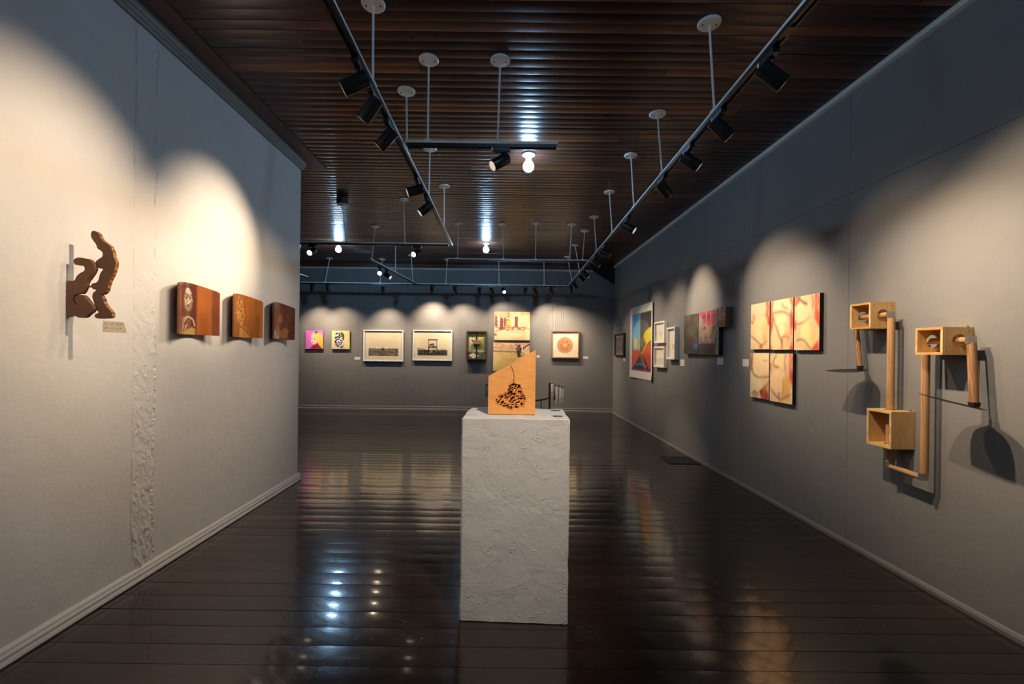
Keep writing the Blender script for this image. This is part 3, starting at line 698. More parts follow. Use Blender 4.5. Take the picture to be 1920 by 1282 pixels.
def block():
    Y0, D = 2.286, 0.115; z0 = 0.986; xl, xr = -0.0686, 0.168; zl, zr = 1.174, 1.311
    nx, nz = 170, 200; u = np.linspace(0, 1, nx); v = np.linspace(0, 1, nz); Ug, Vg = np.meshgrid(u, v)
    X = xl + (xr - xl) * Ug; top = zl + (zr - zl) * Ug; Z = z0 + (top - z0) * Vg
    def P(px, py): q = at_y(px, py, Y0); return (q.x, q.z)
    blob = [P(*p) for p in ((963, 717), (969, 720), (975, 722), (980, 733), (984, 742), (986, 752), (982, 759), (983, 765), (974, 763), (966, 769), (957, 770), (950, 765), (940, 763), (930, 758), (929, 749), (934, 742), (944, 737), (950, 733), (953, 724))]
    Xd = X + 0.007 * (fbm(X * 90, Z * 90, 8) - 0.5) * 2; Zd = Z + 0.007 * (fbm(X * 90, Z * 90, 18) - 0.5) * 2
    ins = np.zeros(X.shape, bool); dm = np.full(X.shape, 9.0); n = len(blob)
    for i in range(n):
        x0, y0 = blob[i]; x1, y1 = blob[(i + 1) % n]
        if y0 != y1: ins ^= ((y0 > Zd) != (y1 > Zd)) & (Xd < (x1 - x0) * (Zd - y0) / (y1 - y0) + x0)
        L = (x1 - x0) ** 2 + (y1 - y0) ** 2; t = np.clip(((Xd - x0) * (x1 - x0) + (Zd - y0) * (y1 - y0)) / L, 0, 1)
        dm = np.minimum(dm, np.hypot(Xd - x0 - t * (x1 - x0), Zd - y0 - t * (y1 - y0)))
    sd = np.where(ins, dm, -dm)
    m = np.clip(sd / 0.004, 0, 1)
    ca, sa = math.cos(0.5), math.sin(0.5); xr_, zr_ = X * ca + Z * sa, -X * sa + Z * ca
    ridge = fbm(xr_ * 120, zr_ * 210, 51, 3); holes = np.clip((0.50 - ridge) * 7, 0, 1)
    depth = m * (0.004 + 0.017 * holes + 0.004 * (fbm(X * 200, Z * 260, 60, 3) - 0.5))
    near = np.clip(1 + sd / 0.02, 0, 1) * (1 - m); depth += near * 0.0025 * np.clip((fbm(xr_ * 60, zr_ * 240, 70, 3) - 0.55) * 6, 0, 1)
    def seg(pts, wd):
        d = np.full(X.shape, 9.0)
        for (x0, y0), (x1, y1) in zip(pts[:-1], pts[1:]):
            L = (x1 - x0) ** 2 + (y1 - y0) ** 2; t = np.clip(((X - x0) * (x1 - x0) + (Z - y0) * (y1 - y0)) / L, 0, 1)
            d = np.minimum(d, np.hypot(X - x0 - t * (x1 - x0), Z - y0 - t * (y1 - y0)))
        return np.clip(1.3 - d / wd, 0, 1)
    crack = seg([P(957, 685), (P(960, 691)), P(962.5, 698), P(964, 706), P(963, 712), P(962, 718)], 0.0011)
    crack = np.maximum(crack, seg([P(962, 718), P(968, 724)], 0.0016)); crack2 = seg([P(917, 746), P(930, 747)], 0.0006) * 0.6
    depth += 0.006 * np.maximum(crack, crack2)
    base = np.array(lin(232, 160, 88)); dark = np.array(lin(146, 82, 36)); vdark = np.array(lin(50, 22, 8)); pale = np.array(lin(212, 150, 80))
    g = fbm(X * 22, Z * 160 + X * 25, 80, 4)[..., None]
    C = base * (0.86 + 0.28 * g)
    grey = np.clip(1 - np.abs(sd - 0.0) / 0.0035, 0, 1)[..., None] * (Z < 1.06)[..., None]; C = C * (1 - 0.45 * grey) + pale * 0.5 * 0.45 * grey
    wood_in = np.array(lin(214, 140, 66)) * (0.7 + 0.6 * fbm(X * 150, Z * 150, 90)[..., None])
    C = C * (1 - m[..., None]) + m[..., None] * (wood_in * (1 - holes[..., None]) + holes[..., None] * dark)
    cr_ = np.maximum(crack, crack2)[..., None]; C = C * (1 - cr_) + vdark * cr_
    vs = [(float(X[j, i]), Y0 + float(depth[j, i]), float(Z[j, i])) for j in range(nz) for i in range(nx)]
    fs = [(j * nx + i, j * nx + i + 1, (j + 1) * nx + i + 1, (j + 1) * nx + i) for j in range(nz - 1) for i in range(nx - 1)]
    cols = list(C.reshape(-1, 3)); nn = len(vs)
    fr = [(xl, Y0, z0), (xr, Y0, z0), (xr, Y0, zr), (xl, Y0, zl)]; bk = [(a_ + (0.004 if a_ > 0 else 0.0), Y0 + D, b_) for a_, _, b_ in fr]
    vs += fr + bk; cols += [base * 0.95] * 8
    fs += [(nn, nn + 4, nn + 5, nn + 1), (nn + 1, nn + 5, nn + 6, nn + 2), (nn + 2, nn + 6, nn + 7, nn + 3), (nn + 3, nn + 7, nn + 4, nn), (nn + 4, nn + 7, nn + 6, nn + 5)]
    me = bpy.data.meshes.new('wood_block_sculpture'); me.from_pydata(vs, [], fs); me.update(); set_paint(me, np.array(cols))
    o = bpy.data.objects.new('wood_block_sculpture', me); finish(o, None, 'block_wood', False, (0.05, Y0 + D / 2, z0))
    tag(o, 'slanted orange-brown wood block with a gnarled hollow and crack, on the plinth', 'sculpture')
block()

# ------------------------------------------------------------------ dark chair and hanging cans behind the plinth
def chair():
    x1, x0, yn, yf = 0.677, 0.19, 6.45, 6.88
    t = thing('side_chair', 'dark wooden chair with its back to the camera, behind the plinth', 'chair', ((x0 + x1) / 2, (yn + yf) / 2, 0))
    def post(x, y, zt):
        prof = [(0.013, 0), (0.016, 0.05), (0.014, 0.2), (0.019, 0.40), (0.019, 0.48), (0.013, 0.52), (0.015, 0.60), (0.014, zt - 0.04), (0.017, zt - 0.02), (0.010, zt)]
        return MB().lathe([p_ for p_ in prof if p_[1] <= zt], 14, Matrix.Translation((x, y, 0)))
    for x in (x1, x0):
        post(x, yn, 0.872).build('back_post', 'chair_wood', t, 'auto'); post(x, yf, 0.45).build('leg', 'chair_wood', t, 'auto')
        MB().box((x - 0.01, yn, 0.20), (x + 0.01, yf, 0.225)).build('stretcher', 'chair_wood', t)
    xm = (x0 + x1) / 2; N_ = 12; up = []; lo = []
    for i in range(N_ + 1):
        x = x0 + (x1 - x0) * i / N_; a_ = (x - xm) / (x1 - xm); z = 0.600 + 0.042 * a_ * a_; up.append((x, yn - 0.012, z + 0.024)); lo.append((x, yn - 0.012, z))
    MB().prism(lo + up[::-1], (0, 0.024, 0)).build('back_rail', 'chair_wood', t)
    for xs in (0.30, 0.43, 0.558): MB().tube((xs, yn, 0.46), (xs, yn, 0.61), 0.007, seg=8).build('spindle', 'chair_wood', t)
    MB().box((x0 - 0.02, yn - 0.02, 0.44), (x1 + 0.01, yf + 0.02, 0.465)).build('seat', 'chair_wood', t, bevel=0.006)
    for y in (yn, yf): MB().box((x0, y - 0.01, 0.28), (x1, y + 0.01, 0.30)).build('stretcher', 'chair_wood', t)
chair()
CANS = [(1034.6, 719.5, 744, 3.9, 'can_silver', 6.62, 'shortest silver tube hanging beside the chair post'),
        (1040.5, 722, 749.5, 2.6, 'can_orange', 6.9, 'orange-brown tube in the hanging cluster'),
        (1044.2, 724, 757, 2.6, 'can_silver', 6.45, 'tall silver tube next to the orange-brown one'),
        (1047.6, 723, 755, 2.2, 'can_blue', 6.85, 'dark blue tube in the middle of the hanging cluster'),
        (1051.2, 726, 757.5, 2.6, 'can_silver', 6.35, 'long silver tube right of the dark blue one'),
        (1055.2, 728, 754, 2.3, 'can_silver', 6.85, 'silver tube at the right end of the hanging cluster'),
        (913.5, 721.5, 743.8, 3.6, 'can_white', 6.6, 'pale hanging tube peeking out left of the wood block'),
        (983, 724, 752, 3.0, 'can_silver', 6.28, 'hanging tube hidden behind the wood block, its thread crossing the paintings')]
for px, y0_, y1_, rr, mt, Y, lab in CANS:
    a = at_y(px, y0_, Y); b = at_y(px, y1_, Y); r = rr * Y / F; x, y = a.x, Y
    t = thing('hanging_tube', lab, 'hanging tube', (x, y, b.z), 'tubes hanging on threads')
    MB().lathe([(0, b.z), (r * 0.94, b.z), (r, b.z + 0.004), (r, a.z - 0.004), (r * 0.96, a.z), (0, a.z)], 18, Matrix.Translation((x, y, 0))).build('tube_body', mt, t, 'auto')
    for zz in (b.z + 0.012, b.z + 0.04, b.z + 0.068):
        MB().lathe([(r, zz), (r + 0.0012, zz + 0.001), (r + 0.0012, zz + 0.004), (r, zz + 0.005)], 18, Matrix.Translation((x, y, 0))).build('ring', 'cap_dark' if mt != 'can_blue' else 'can_silver', t)
    MB().lathe([(0, a.z - 0.001), (r * 0.9, a.z - 0.001), (r * 0.9, a.z + 0.006), (r * 0.9, a.z + 0.012), (0, a.z + 0.012)], 18, Matrix.Translation((x, y, 0))).build('cap', 'cap_dark', t, 'auto')
    MB().tube((x, y, a.z + 0.010), (x, y, CEIL - 0.012), 0.0011, seg=5).tube((x, y, CEIL - 0.03), (x, y, CEIL + 0.002), 0.003, seg=6).build('thread', 'thread', t)

# ------------------------------------------------------------------ left wall pieces
def curl():
    # boards at right angles to the wall, traced outline, live edge towards the room
    Yp, th = 2.10, 0.020
    def P(cx, cy_): q = at_y(90 + cx / 4.75, 410 + cy_ / 4.75, Yp); return (q.x, q.z)
    base_x = P(160, 700)[0]
    sh = (XL + 0.0005) - base_x
    A1_ = [(160, 550), (200, 551), (235, 550), (250, 510), (285, 480), (320, 465), (326, 435), (305, 412), (240, 412), (220, 385), (226, 358), (265, 342), (320, 350), (370, 360), (395, 388), (418, 430), (410, 470), (380, 515), (345, 558), (335, 610), (310, 660), (290, 668), (262, 666), (236, 676), (222, 700), (226, 735), (245, 765), (275, 768), (240, 742), (232, 710), (250, 684), (285, 673), (320, 682), (345, 715), (378, 758), (408, 780), (400, 825), (362, 848), (335, 878), (290, 883), (255, 876), (230, 858), (185, 872), (160, 873)]
    B1_ = [(375, 97), (410, 106), (434, 130), (445, 165), (470, 190), (512, 220), (540, 240), (550, 275), (562, 300), (560, 335), (582, 365), (584, 400), (572, 450), (555, 500), (530, 540), (515, 590), (500, 645), (465, 672), (440, 668), (470, 700), (478, 745), (505, 785), (540, 820), (553, 850), (545, 880), (480, 886), (410, 887), (390, 870), (395, 845), (432, 836), (405, 800), (385, 740), (368, 690), (380, 650), (412, 632), (378, 625), (358, 600), (365, 572), (412, 565), (430, 530), (440, 480), (475, 440), (425, 435), (400, 412), (398, 378), (430, 350), (460, 335), (466, 300), (445, 275), (415, 262), (405, 220), (375, 185), (358, 150), (360, 115)]
    t = thing('curved_plank_relief', 'dark brown curling plank sculpture standing out from the left wall', 'wall sculpture', (XL, Yp, 1.35))
    for nm, pts, dy in (('plank', A1_, 0.0), ('plank', B1_, 0.012)):
        pp = [(P(*p)[0] + sh, P(*p)[1]) for p in pts]
        # smooth outline
        out = []; n = len(pp)
        for i in range(n):
            a_, b_ = pp[i], pp[(i + 1) % n]; out += [(a_[0] * .75 + b_[0] * .25, a_[1] * .75 + b_[1] * .25), (a_[0] * .25 + b_[0] * .75, a_[1] * .25 + b_[1] * .75)]
        import bmesh
        m = MB().prism([(x, Yp + dy, z) for x, z in out], (0, th, 0)); o = m.build(nm, 'brown_plank', t)
        o.data.materials.append(M['bark_edge'])
        if pts is B1_:
            zs = [z for _, z in out]
            for f in o.data.polygons:
                if abs(f.normal.y) < 0.5 and f.normal.x > 0.1: f.material_index = 1
        bev = o.modifiers.new('bevel', 'BEVEL'); bev.width = 0.0015; bev.segments = 1; bev.limit_method = 'ANGLE'
    # dowel joining the two planks behind
    z_ = P(300, 600)[1]
    MB().tube((P(300, 620)[0] + sh, Yp + th * 0.6, z_), (P(440, 610)[0] + sh, Yp + th * 0.7, z_), 0.004, seg=8).build('joining_pin', 'brown_plank', t)
curl()

def lens_card(i): pass
def curved_panel(Yc, label, base, accent, kind, zc=(1.384, 1.685), wdt=0.39):
    t = thing('curved_wood_relief', label, 'wall sculpture', (XL, Yc, zc[0]), 'curved wooden panels on the left wall')
    n = 110; cv = Cv(wdt, zc[1] - zc[0], n, base)
    cv.u = cv.u / 1.22
    cv.cloud(30, 3, tuple(c_ * 0.7 for c_ in base), 0.4, 0.7, 0.5, 3)
    hl = (235, 205, 170); U_, V_ = cv.u, cv.v
    relief = np.zeros(cv.u.shape)
    def fig(mask, amt=1.0): 
        nonlocal relief
        relief = relief + mask * amt
    if kind == 0:
        cv.rect(0.50, 0, 0.72, 1, accent, 0.55); cv.ell(0.60, 0.62, 0.10, 0.28, accent, 0.7, soft=1)
        cv.rect(0.13, 0.0, 0.48, 1, (70, 30, 16), 0.6)
        sh = np.clip((fbm(U_ * 26, V_ * 30, 5, 4) - 0.42) * 6, 0, 1)
        fm = np.clip(1.1 - np.hypot((U_ - 0.31) / 0.105, (V_ - 0.66) / 0.22), 0, 0.4) / 0.4
        bm_ = np.clip(1 - np.abs(U_ - 0.24) / 0.16, 0, 1) * (V_ < 0.34) * np.clip(1.6 - V_ / 0.3, 0, 1)
        cv.put(fm * (0.35 + 0.65 * sh), hl, 0.75); cv.put(np.clip(bm_, 0, 1) * sh, hl, 0.8)
        cv.ell(0.275, 0.70, 0.022, 0.018, (50, 20, 12)); cv.ell(0.345, 0.70, 0.022, 0.018, (50, 20, 12)); cv.ell(0.31, 0.555, 0.03, 0.014, (70, 26, 16)); cv.line([(0.31, 0.70), (0.325, 0.61)], 0.012, (240, 215, 190))
        cv.ell(0.31, 0.84, 0.08, 0.07, (240, 215, 190), 0.6, soft=0.8)
        cv.poly([(0.14, 0.0), (0.47, 0.0), (0.47, 0.12), (0.40, 0.15), (0.32, 0.09), (0.20, 0.05)], (196, 150, 84)); 
        cv.curve([(0.16, 0.06), (0.22, 0.24), (0.30, 0.34), (0.42, 0.30), (0.46, 0.18)], 0.02, hl, 0.8)
        relief = fm * (0.5 + sh) + bm_ * sh
    elif kind == 1:
        sh = np.clip((fbm(U_ * 34, V_ * 30, 15, 4) - 0.45) * 6, 0, 1)
        fm = np.clip(1.15 - np.hypot((U_ - 0.30) / 0.15, (V_ - 0.56) / 0.36), 0, 0.3) / 0.3
        cv.put(fm * sh, (225, 170, 80), 0.65); cv.put(fm * (1 - sh), (130, 72, 20), 0.35)
        cv.ell(0.30, 0.50, 0.07, 0.13, (215, 160, 80), 0.55); cv.ell(0.275, 0.53, 0.012, 0.012, (110, 56, 14)); cv.ell(0.33, 0.53, 0.012, 0.012, (110, 56, 14)); cv.ell(0.305, 0.42, 0.02, 0.01, (110, 50, 14))
        cv.poly([(0.33, 0.0), (0.60, 0.0), (0.50, 0.14), (0.40, 0.22), (0.35, 0.22)], (200, 140, 60), 0.8); cv.curve([(0.40, 0.66), (0.47, 0.5), (0.42, 0.34), (0.52, 0.2)], 0.012, (228, 180, 95), 0.7)
        relief = fm * sh
    else:
        sh = np.clip((fbm(U_ * 24, V_ * 24, 25, 4) - 0.42) * 6, 0, 1)
        hm = np.clip(1.15 - np.hypot((U_ - 0.46) / 0.20, (V_ - 0.66) / 0.28), 0, 0.4) / 0.4
        cv.put(hm * sh, (120, 62, 34), 0.6)
        cv.ell(0.47, 0.56, 0.085, 0.16, (178, 108, 66), 0.85, soft=0.5); cv.ell(0.445, 0.59, 0.016, 0.013, (60, 26, 16)); cv.ell(0.51, 0.59, 0.016, 0.013, (60, 26, 16)); cv.ell(0.48, 0.47, 0.026, 0.012, (90, 36, 22))
        cv.poly([(0.42, 0.04), (0.66, 0.04), (0.70, 0.30), (0.60, 0.34), (0.44, 0.22)], (176, 104, 60), 0.7)
        cv.poly([(0.16, 0.03), (0.42, 0.03), (0.30, 0.24), (0.20, 0.28)], (226, 208, 190), 0.9); cv.put(sh * (U_ < 0.42) * (V_ < 0.28) * (U_ > 0.14), (90, 40, 26), 0.7)
        relief = hm * sh * 0.6
    cv.rect(0, 0, 0.022, 1, tuple(min(255, c_ * 1.35) for c_ in base), 0.6)
    nx, ny = cv.nx, cv.ny; vs = []; cols = list(cv.c.reshape(-1, 3)); th = 0.014
    def Pt(u, v, back=False):
        a_ = (u - 0.5) * 2; d = 0.056 * a_ * a_ + 0.010 + (0 if back else th)
        top = zc[1] + 0.026 * (1 - a_ * a_) - 0.006 * a_ - 0.012 * max(0, abs(a_) - 0.9) * 10 * 0.4
        return Vector((XL + d, Yc + a_ * wdt / 2, zc[0] + (top - zc[0]) * v))
    for j in range(ny):
        for i in range(nx):
            p_ = Pt(i / (nx - 1), j / (ny - 1)); p_.x += 0.0035 * float(relief[j, i]); vs.append(p_)
    fs = [(j * nx + i, j * nx + i + 1, (j + 1) * nx + i + 1, (j + 1) * nx + i) for j in range(ny - 1) for i in range(nx - 1)]
    n0 = len(vs)
    for j in range(ny):
        for i in range(nx): vs.append(Pt(i / (nx - 1), j / (ny - 1), True)); cols.append(np.array(lin(base)) * 0.6)
    fs += [(n0 + j * nx + i, n0 + (j + 1) * nx + i, n0 + (j + 1) * nx + i + 1, n0 + j * nx + i + 1) for j in range(ny - 1) for i in range(nx - 1)]
    for i in range(nx - 1):
        fs.append((i, n0 + i, n0 + i + 1, i + 1)); q = (ny - 1) * nx + i; fs.append((q, q + 1, n0 + q + 1, n0 + q))
    for j in range(ny - 1):
        q = j * nx; fs.append((q, q + nx, n0 + q + nx, n0 + q)); q = j * nx + nx - 1; fs.append((q, n0 + q, n0 + q + nx, q + nx))
    me = bpy.data.meshes.new('wood_shell'); me.from_pydata([tuple(v) for v in vs], [], fs); me.update(); set_paint(me, np.array(cols))
    o = bpy.data.objects.new('wood_shell', me); finish(o, t, 'panel_lacquer', True)
    try: me.set_sharp_from_angle(angle=1.0)
    except Exception: pass
curved_panel(2.920, 'red-brown curved panel with a pale portrait, nearest of the three', (132, 66, 32), (190, 108, 40), 0)
curved_panel(3.481, 'amber curved panel with an engraved portrait, between the two darker ones', (160, 92, 26), (190, 120, 40), 1)
curved_panel(4.048, 'dark brown curved panel with a dim portrait, by the far edge of the wall', (104, 46, 26), (150, 80, 40), 2)
# handwritten labels on the left wall
def wall_label_left(p0, p1, label, mat, ink, rows, letters, skew=0.0):
    a_ = at_x(*p0, XL); b_ = at_x(*p1, XL); y0_, y1_ = a_.y, b_.y; zt, zb = a_.z, a_.z - 0.055
    t = thing('wall_label', label, 'label', (XL, (y0_ + y1_) / 2, zb), 'labels on the left wall')
    MB().prism([(XL + 0.0004, y0_, zb), (XL + 0.0004, y1_ + skew, zb), (XL + 0.0004, y1_, zt), (XL + 0.0004, y0_, zt)], (0.0008, 0, 0)).build('tape', mat, t)
    scribble('handwriting', ink, t, (XL + 0.0014, y0_ + 0.006, zt - 0.018), (0, 1, 0), (0, 0, 1), (1, 0, 0), rows, letters, 0.011, (y1_ - y0_) * 0.9 / letters, 9, 0.0020)
wall_label_left((193, 601), (232, 601), 'tan tape label with two handwritten lines under the curling plank', 'tape_tan', 'ink', 2, 11, 0.02)
wall_label_left((537, 660), (549, 660), 'small pale label with two faint lines after the last curved panel', 'plaster_white', 'ink_pale', 2, 9)

# ------------------------------------------------------------------ framed pictures
def picture(name, label, cat, group, LL, U, V, Nn, depth, painter, n=90, frame=None, fw=0.02, fd=0.03, border=0.0, glass=False, mat='canvas_paint', side=(30, 28, 26), gap=0.003, inner_fw=None):
    """LL: lower-left corner on the wall; U, V full size vectors"""
    LL, U, V, Nn = Vector(LL), Vector(U), Vector(V), Vector(Nn); W, H = U.length, V.length; uu, vv = U / W, V / H
    t = thing(name, label, cat, LL + U / 2 + Nn * gap, group)
    O = LL + Nn * gap
    if frame:
        vs_ = []
        for h_ in (0, fd):
            for e_ in (0, fw): vs_ += [O + uu * a0 + vv * b0 + Nn * h_ for a0, b0 in ((e_, e_), (W - e_, e_), (W - e_, H - e_), (e_, H - e_))]
        fs_ = []
        for i in range(4):
            j = (i + 1) % 4; fs_ += [(i, j, 4 + j, 4 + i), (8 + i, 12 + i, 12 + j, 8 + j), (i, 8 + i, 8 + j, j), (4 + i, 4 + j, 12 + j, 12 + i)]
        m = MB().add(vs_, fs_)
        m.build('frame', frame, t, bevel=0.0015)
        iw, ih = W - 2 * fw, H - 2 * fw
        if border:
            cvw, cvh = iw - 2 * border, ih - 2 * border
            MB().prism([O + uu * fw + vv * fw, O + uu * (W - fw) + vv * fw, O + uu * (W - fw) + vv * (H - fw), O + uu * fw + vv * (H - fw)], Nn * (fd * 0.35)).build('mount_board', 'mat_board', t)
            cv = painter(cvw, cvh, n); slab('print', O + uu * (fw + border) + vv * (fw + border) + Nn * (fd * 0.35 + 0.0015), uu * cvw, vv * cvh, Nn, 0.0012, cv, mat, t, side=(200, 195, 185))
        else:
            cv = painter(iw, ih, n); slab('print', O + uu * fw + vv * fw + Nn * (fd * 0.4), uu * iw, vv * ih, Nn, fd * 0.38, cv, mat, t)
        if glass:
            g = O + uu * fw + vv * fw + Nn * (fd * 0.75)
            MB().add([g, g + uu * iw, g + uu * iw + vv * ih, g + vv * ih], [(0, 1, 2, 3)]).build('glass_pane', 'glass', t, recalc=False)
    else:
        cv = painter(W, H, n); slab('canvas', O + Nn * depth, U, V, Nn, depth, cv, mat, t, side=side)
    return t
NB = Vector((0, -1, 0)); NR = Vector((-1, 0, 0))
def back_rect(x0, y0, x1, y1):
    a_ = at_y(x0, (y0 + y1) / 2, YB); b_ = at_y(x1, (y0 + y1) / 2, YB); tz = at_y((x0 + x1) / 2, y0, YB).z; bz = at_y((x0 + x1) / 2, y1, YB).z
    return Vector((a_.x, YB, bz)), Vector((b_.x - a_.x, 0, 0)), Vector((0, 0, tz - bz))
def right_rect(y_far, y_near, z0, z1): return Vector((XR, y_far, z0)), Vector((0, -(y_far - y_near), 0)), Vector((0, 0, z1 - z0))

def p_pink(w_, h_, n):
    c = Cv(w_, h_, n, (226, 112, 212))
    c.poly([(0.68, 0.90), (0.90, 0.84), (0.98, 0.55), (0.99, 0.02), (0.86, 0.02), (0.72, 0.4)], (232, 196, 66)); c.ell(0.55, 0.70, 0.24, 0.22, (236, 206, 96)); c.ell(0.60, 0.60, 0.18, 0.25, (232, 200, 84))
    for i in range(7): c.curve([(0.70 + i * 0.03, 0.86), (0.80 + i * 0.025, 0.6), (0.84 + i * 0.022, 0.06)], 0.006, (190, 140, 40), 0.6)
    c.poly([(0.46, 0.36), (0.70, 0.44), (0.74, 0.18), (0.50, 0.16)], (240, 196, 176)); c.ell(0.45, 0.53, 0.155, 0.25, (250, 214, 196)); c.ell(0.42, 0.44, 0.11, 0.14, (250, 212, 194))
    c.poly([(0.24, 0.0), (0.99, 0.0), (0.80, 0.16), (0.66, 0.36), (0.58, 0.26), (0.42, 0.20)], (150, 34, 30)); c.line([(0.60, 0.28), (0.44, 0.06)], 0.02, (110, 20, 20))
    c.ell(0.60, 0.90, 0.10, 0.06, (62, 76, 150)); c.curve([(0.36, 0.74), (0.46, 0.84), (0.62, 0.84)], 0.02, (200, 160, 60))
    for x in (0.35, 0.50): c.ell(x, 0.54, 0.045, 0.045, (236, 236, 240)); c.ell(x, 0.535, 0.026, 0.036, (60, 84, 140)); c.line([(x - 0.045, 0.58), (x + 0.045, 0.59)], 0.014, (60, 40, 40)); c.line([(x - 0.05, 0.64), (x + 0.04, 0.66)], 0.012, (190, 130, 70))
    c.line([(0.405, 0.52), (0.385, 0.43), (0.42, 0.42)], 0.012, (224, 160, 140)); c.ell(0.40, 0.355, 0.045, 0.022, (200, 60, 70)); return c
def p_veil(w_, h_, n):
    c = Cv(w_, h_, n, (222, 196, 130)); c.cloud(6, 6, (238, 218, 160), a=0.6, seed=2); c.ell(0.54, 0.70, 0.16, 0.22, (96, 66, 44)); c.ell(0.62, 0.62, 0.07, 0.2, (70, 46, 34))
    P = [(0.20, 0.86), (0.34, 0.93), (0.48, 0.90), (0.60, 0.62), (0.68, 0.32), (0.74, 0.02), (0.12, 0.02), (0.17, 0.40), (0.16, 0.70)]
    c.poly(P, (208, 208, 212)); old = c.c.copy(); c2 = Cv(w_, h_, n); c2.c = c.c.copy(); c2.cloud(16, 22, (24, 24, 30), 0.46, 0.52, 1.0, 7)
    m = Cv(w_, h_, n, (0, 0, 0)); m.poly(P, (255, 255, 255)); k_ = m.c[..., :1]; c.c = old * (1 - k_) + c2.c * k_
    c.poly([(0.20, 0.02), (0.52, 0.02), (0.46, 0.12), (0.30, 0.10)], (226, 176, 150)); return c
def p_sea(w_, h_, n):
    c = Cv(w_, h_, n, (236, 222, 192)); c.rect(0.09, 0.13, 0.91, 0.985, (232, 216, 182)); c.rect(0.09, 0.13, 0.91, 0.40, (50, 46, 42))
    for cx, s_ in ((0.28, 1), (0.72, 1)):
        for r in (0.05, 0.09, 0.13, 0.17):
            pts = [(cx + r * math.cos(t) * 1.25, 0.27 + r * math.sin(t) * 0.62) for t in np.linspace(0.3, 5.9, 14)]; c.curve(pts, 0.009, (190, 178, 156), 0.75)
    c.cloud(40, 40, (150, 140, 122), 0.5, 0.62, 0.7, 4, (0.09, 0.14, 0.91, 0.395)); c.cloud(16, 20, (250, 248, 240), 0.6, 0.7, 0.8, 9, (0.30, 0.36, 0.62, 0.46))
    c.line([(0.47, 0.34), (0.485, 0.43)], 0.022, (60, 56, 52)); c.ell(0.487, 0.44, 0.012, 0.014, (60, 56, 52)); return c
def p_chair(w_, h_, n):
    c = Cv(w_, h_, n, (236, 222, 192)); c.rect(0.08, 0.12, 0.92, 0.98, (234, 218, 186)); c.ell(0.12, 0.36, 0.07, 0.05, (170, 150, 124), 0.8); c.ell(0.24, 0.35, 0.07, 0.045, (176, 156, 130), 0.8); c.ell(0.80, 0.36, 0.09, 0.03, (196, 178, 150), 0.7)
    c.rect(0.08, 0.12, 0.92, 0.33, (42, 38, 36)); c.cloud(50, 30, (130, 120, 104), 0.5, 0.62, 0.6, 14, (0.08, 0.125, 0.92, 0.33))
    for a_, b_ in (((0.385, 0.72), (0.385, 0.30)), ((0.615, 0.72), (0.62, 0.30)), ((0.40, 0.50), (0.40, 0.22)), ((0.64, 0.34), (0.60, 0.48)), ((0.42, 0.46), (0.37, 0.24))): c.line([a_, b_], 0.016, (40, 34, 30))
    c.rect(0.365, 0.69, 0.64, 0.735, (70, 60, 52)); c.poly([(0.41, 0.55), (0.54, 0.585), (0.545, 0.52), (0.41, 0.50)], (46, 40, 36)); c.poly([(0.41, 0.49), (0.60, 0.50), (0.60, 0.40), (0.42, 0.42)], (60, 52, 46)); c.cloud(30, 30, (180, 165, 140), 0.55, 0.65, 0.8, 24, (0.40, 0.2, 0.64, 0.5)); return c
def p_box(w_, h_, n):
    c = Cv(w_, h_, n, (178, 172, 112)); c.cloud(5, 7, (206, 200, 150), a=0.8, seed=3); c.poly([(0, 1), (0, 0.72), (0.35, 0.98), (0.4, 1)], (196, 190, 150)); c.poly([(0.62, 1), (1, 1), (1, 0.78), (0.6, 0.84)], (206, 192, 60)); c.rect(0.88, 0.3, 1, 0.8, (60, 110, 96)); c.rect(0.66, 0.30, 0.90, 0.74, (156, 150, 70))
    c.rect(0, 0, 1, 0.24, (92, 96, 66)); c.cloud(14, 8, (54, 60, 44), 0.45, 0.6, 0.8, 5, (0, 0, 1, 0.28)); c.rect(0.14, 0.60, 0.36, 0.76, (222, 220, 206)); c.rect(0.2, 0.63, 0.31, 0.73, (90, 90, 82))
    c.poly([(0.04, 0.12), (0.30, 0.20), (0.66, 0.10), (0.32, 0.0)], (222, 220, 206)); c.line([(0.16, 0.08), (0.44, 0.12)], 0.008, (90, 90, 84)); c.line([(0.18, 0.13), (0.40, 0.08)], 0.008, (90, 90, 84))
    c.ell(0.28, 0.38, 0.13, 0.18, (120, 122, 80), 0.8); c.curve([(0.14, 0.24), (0.22, 0.5), (0.38, 0.5), (0.46, 0.26)], 0.012, (70, 70, 46)); c.line([(0.04, 0.98), (0.3, 0.78)], 0.02, (60, 62, 46)); return c
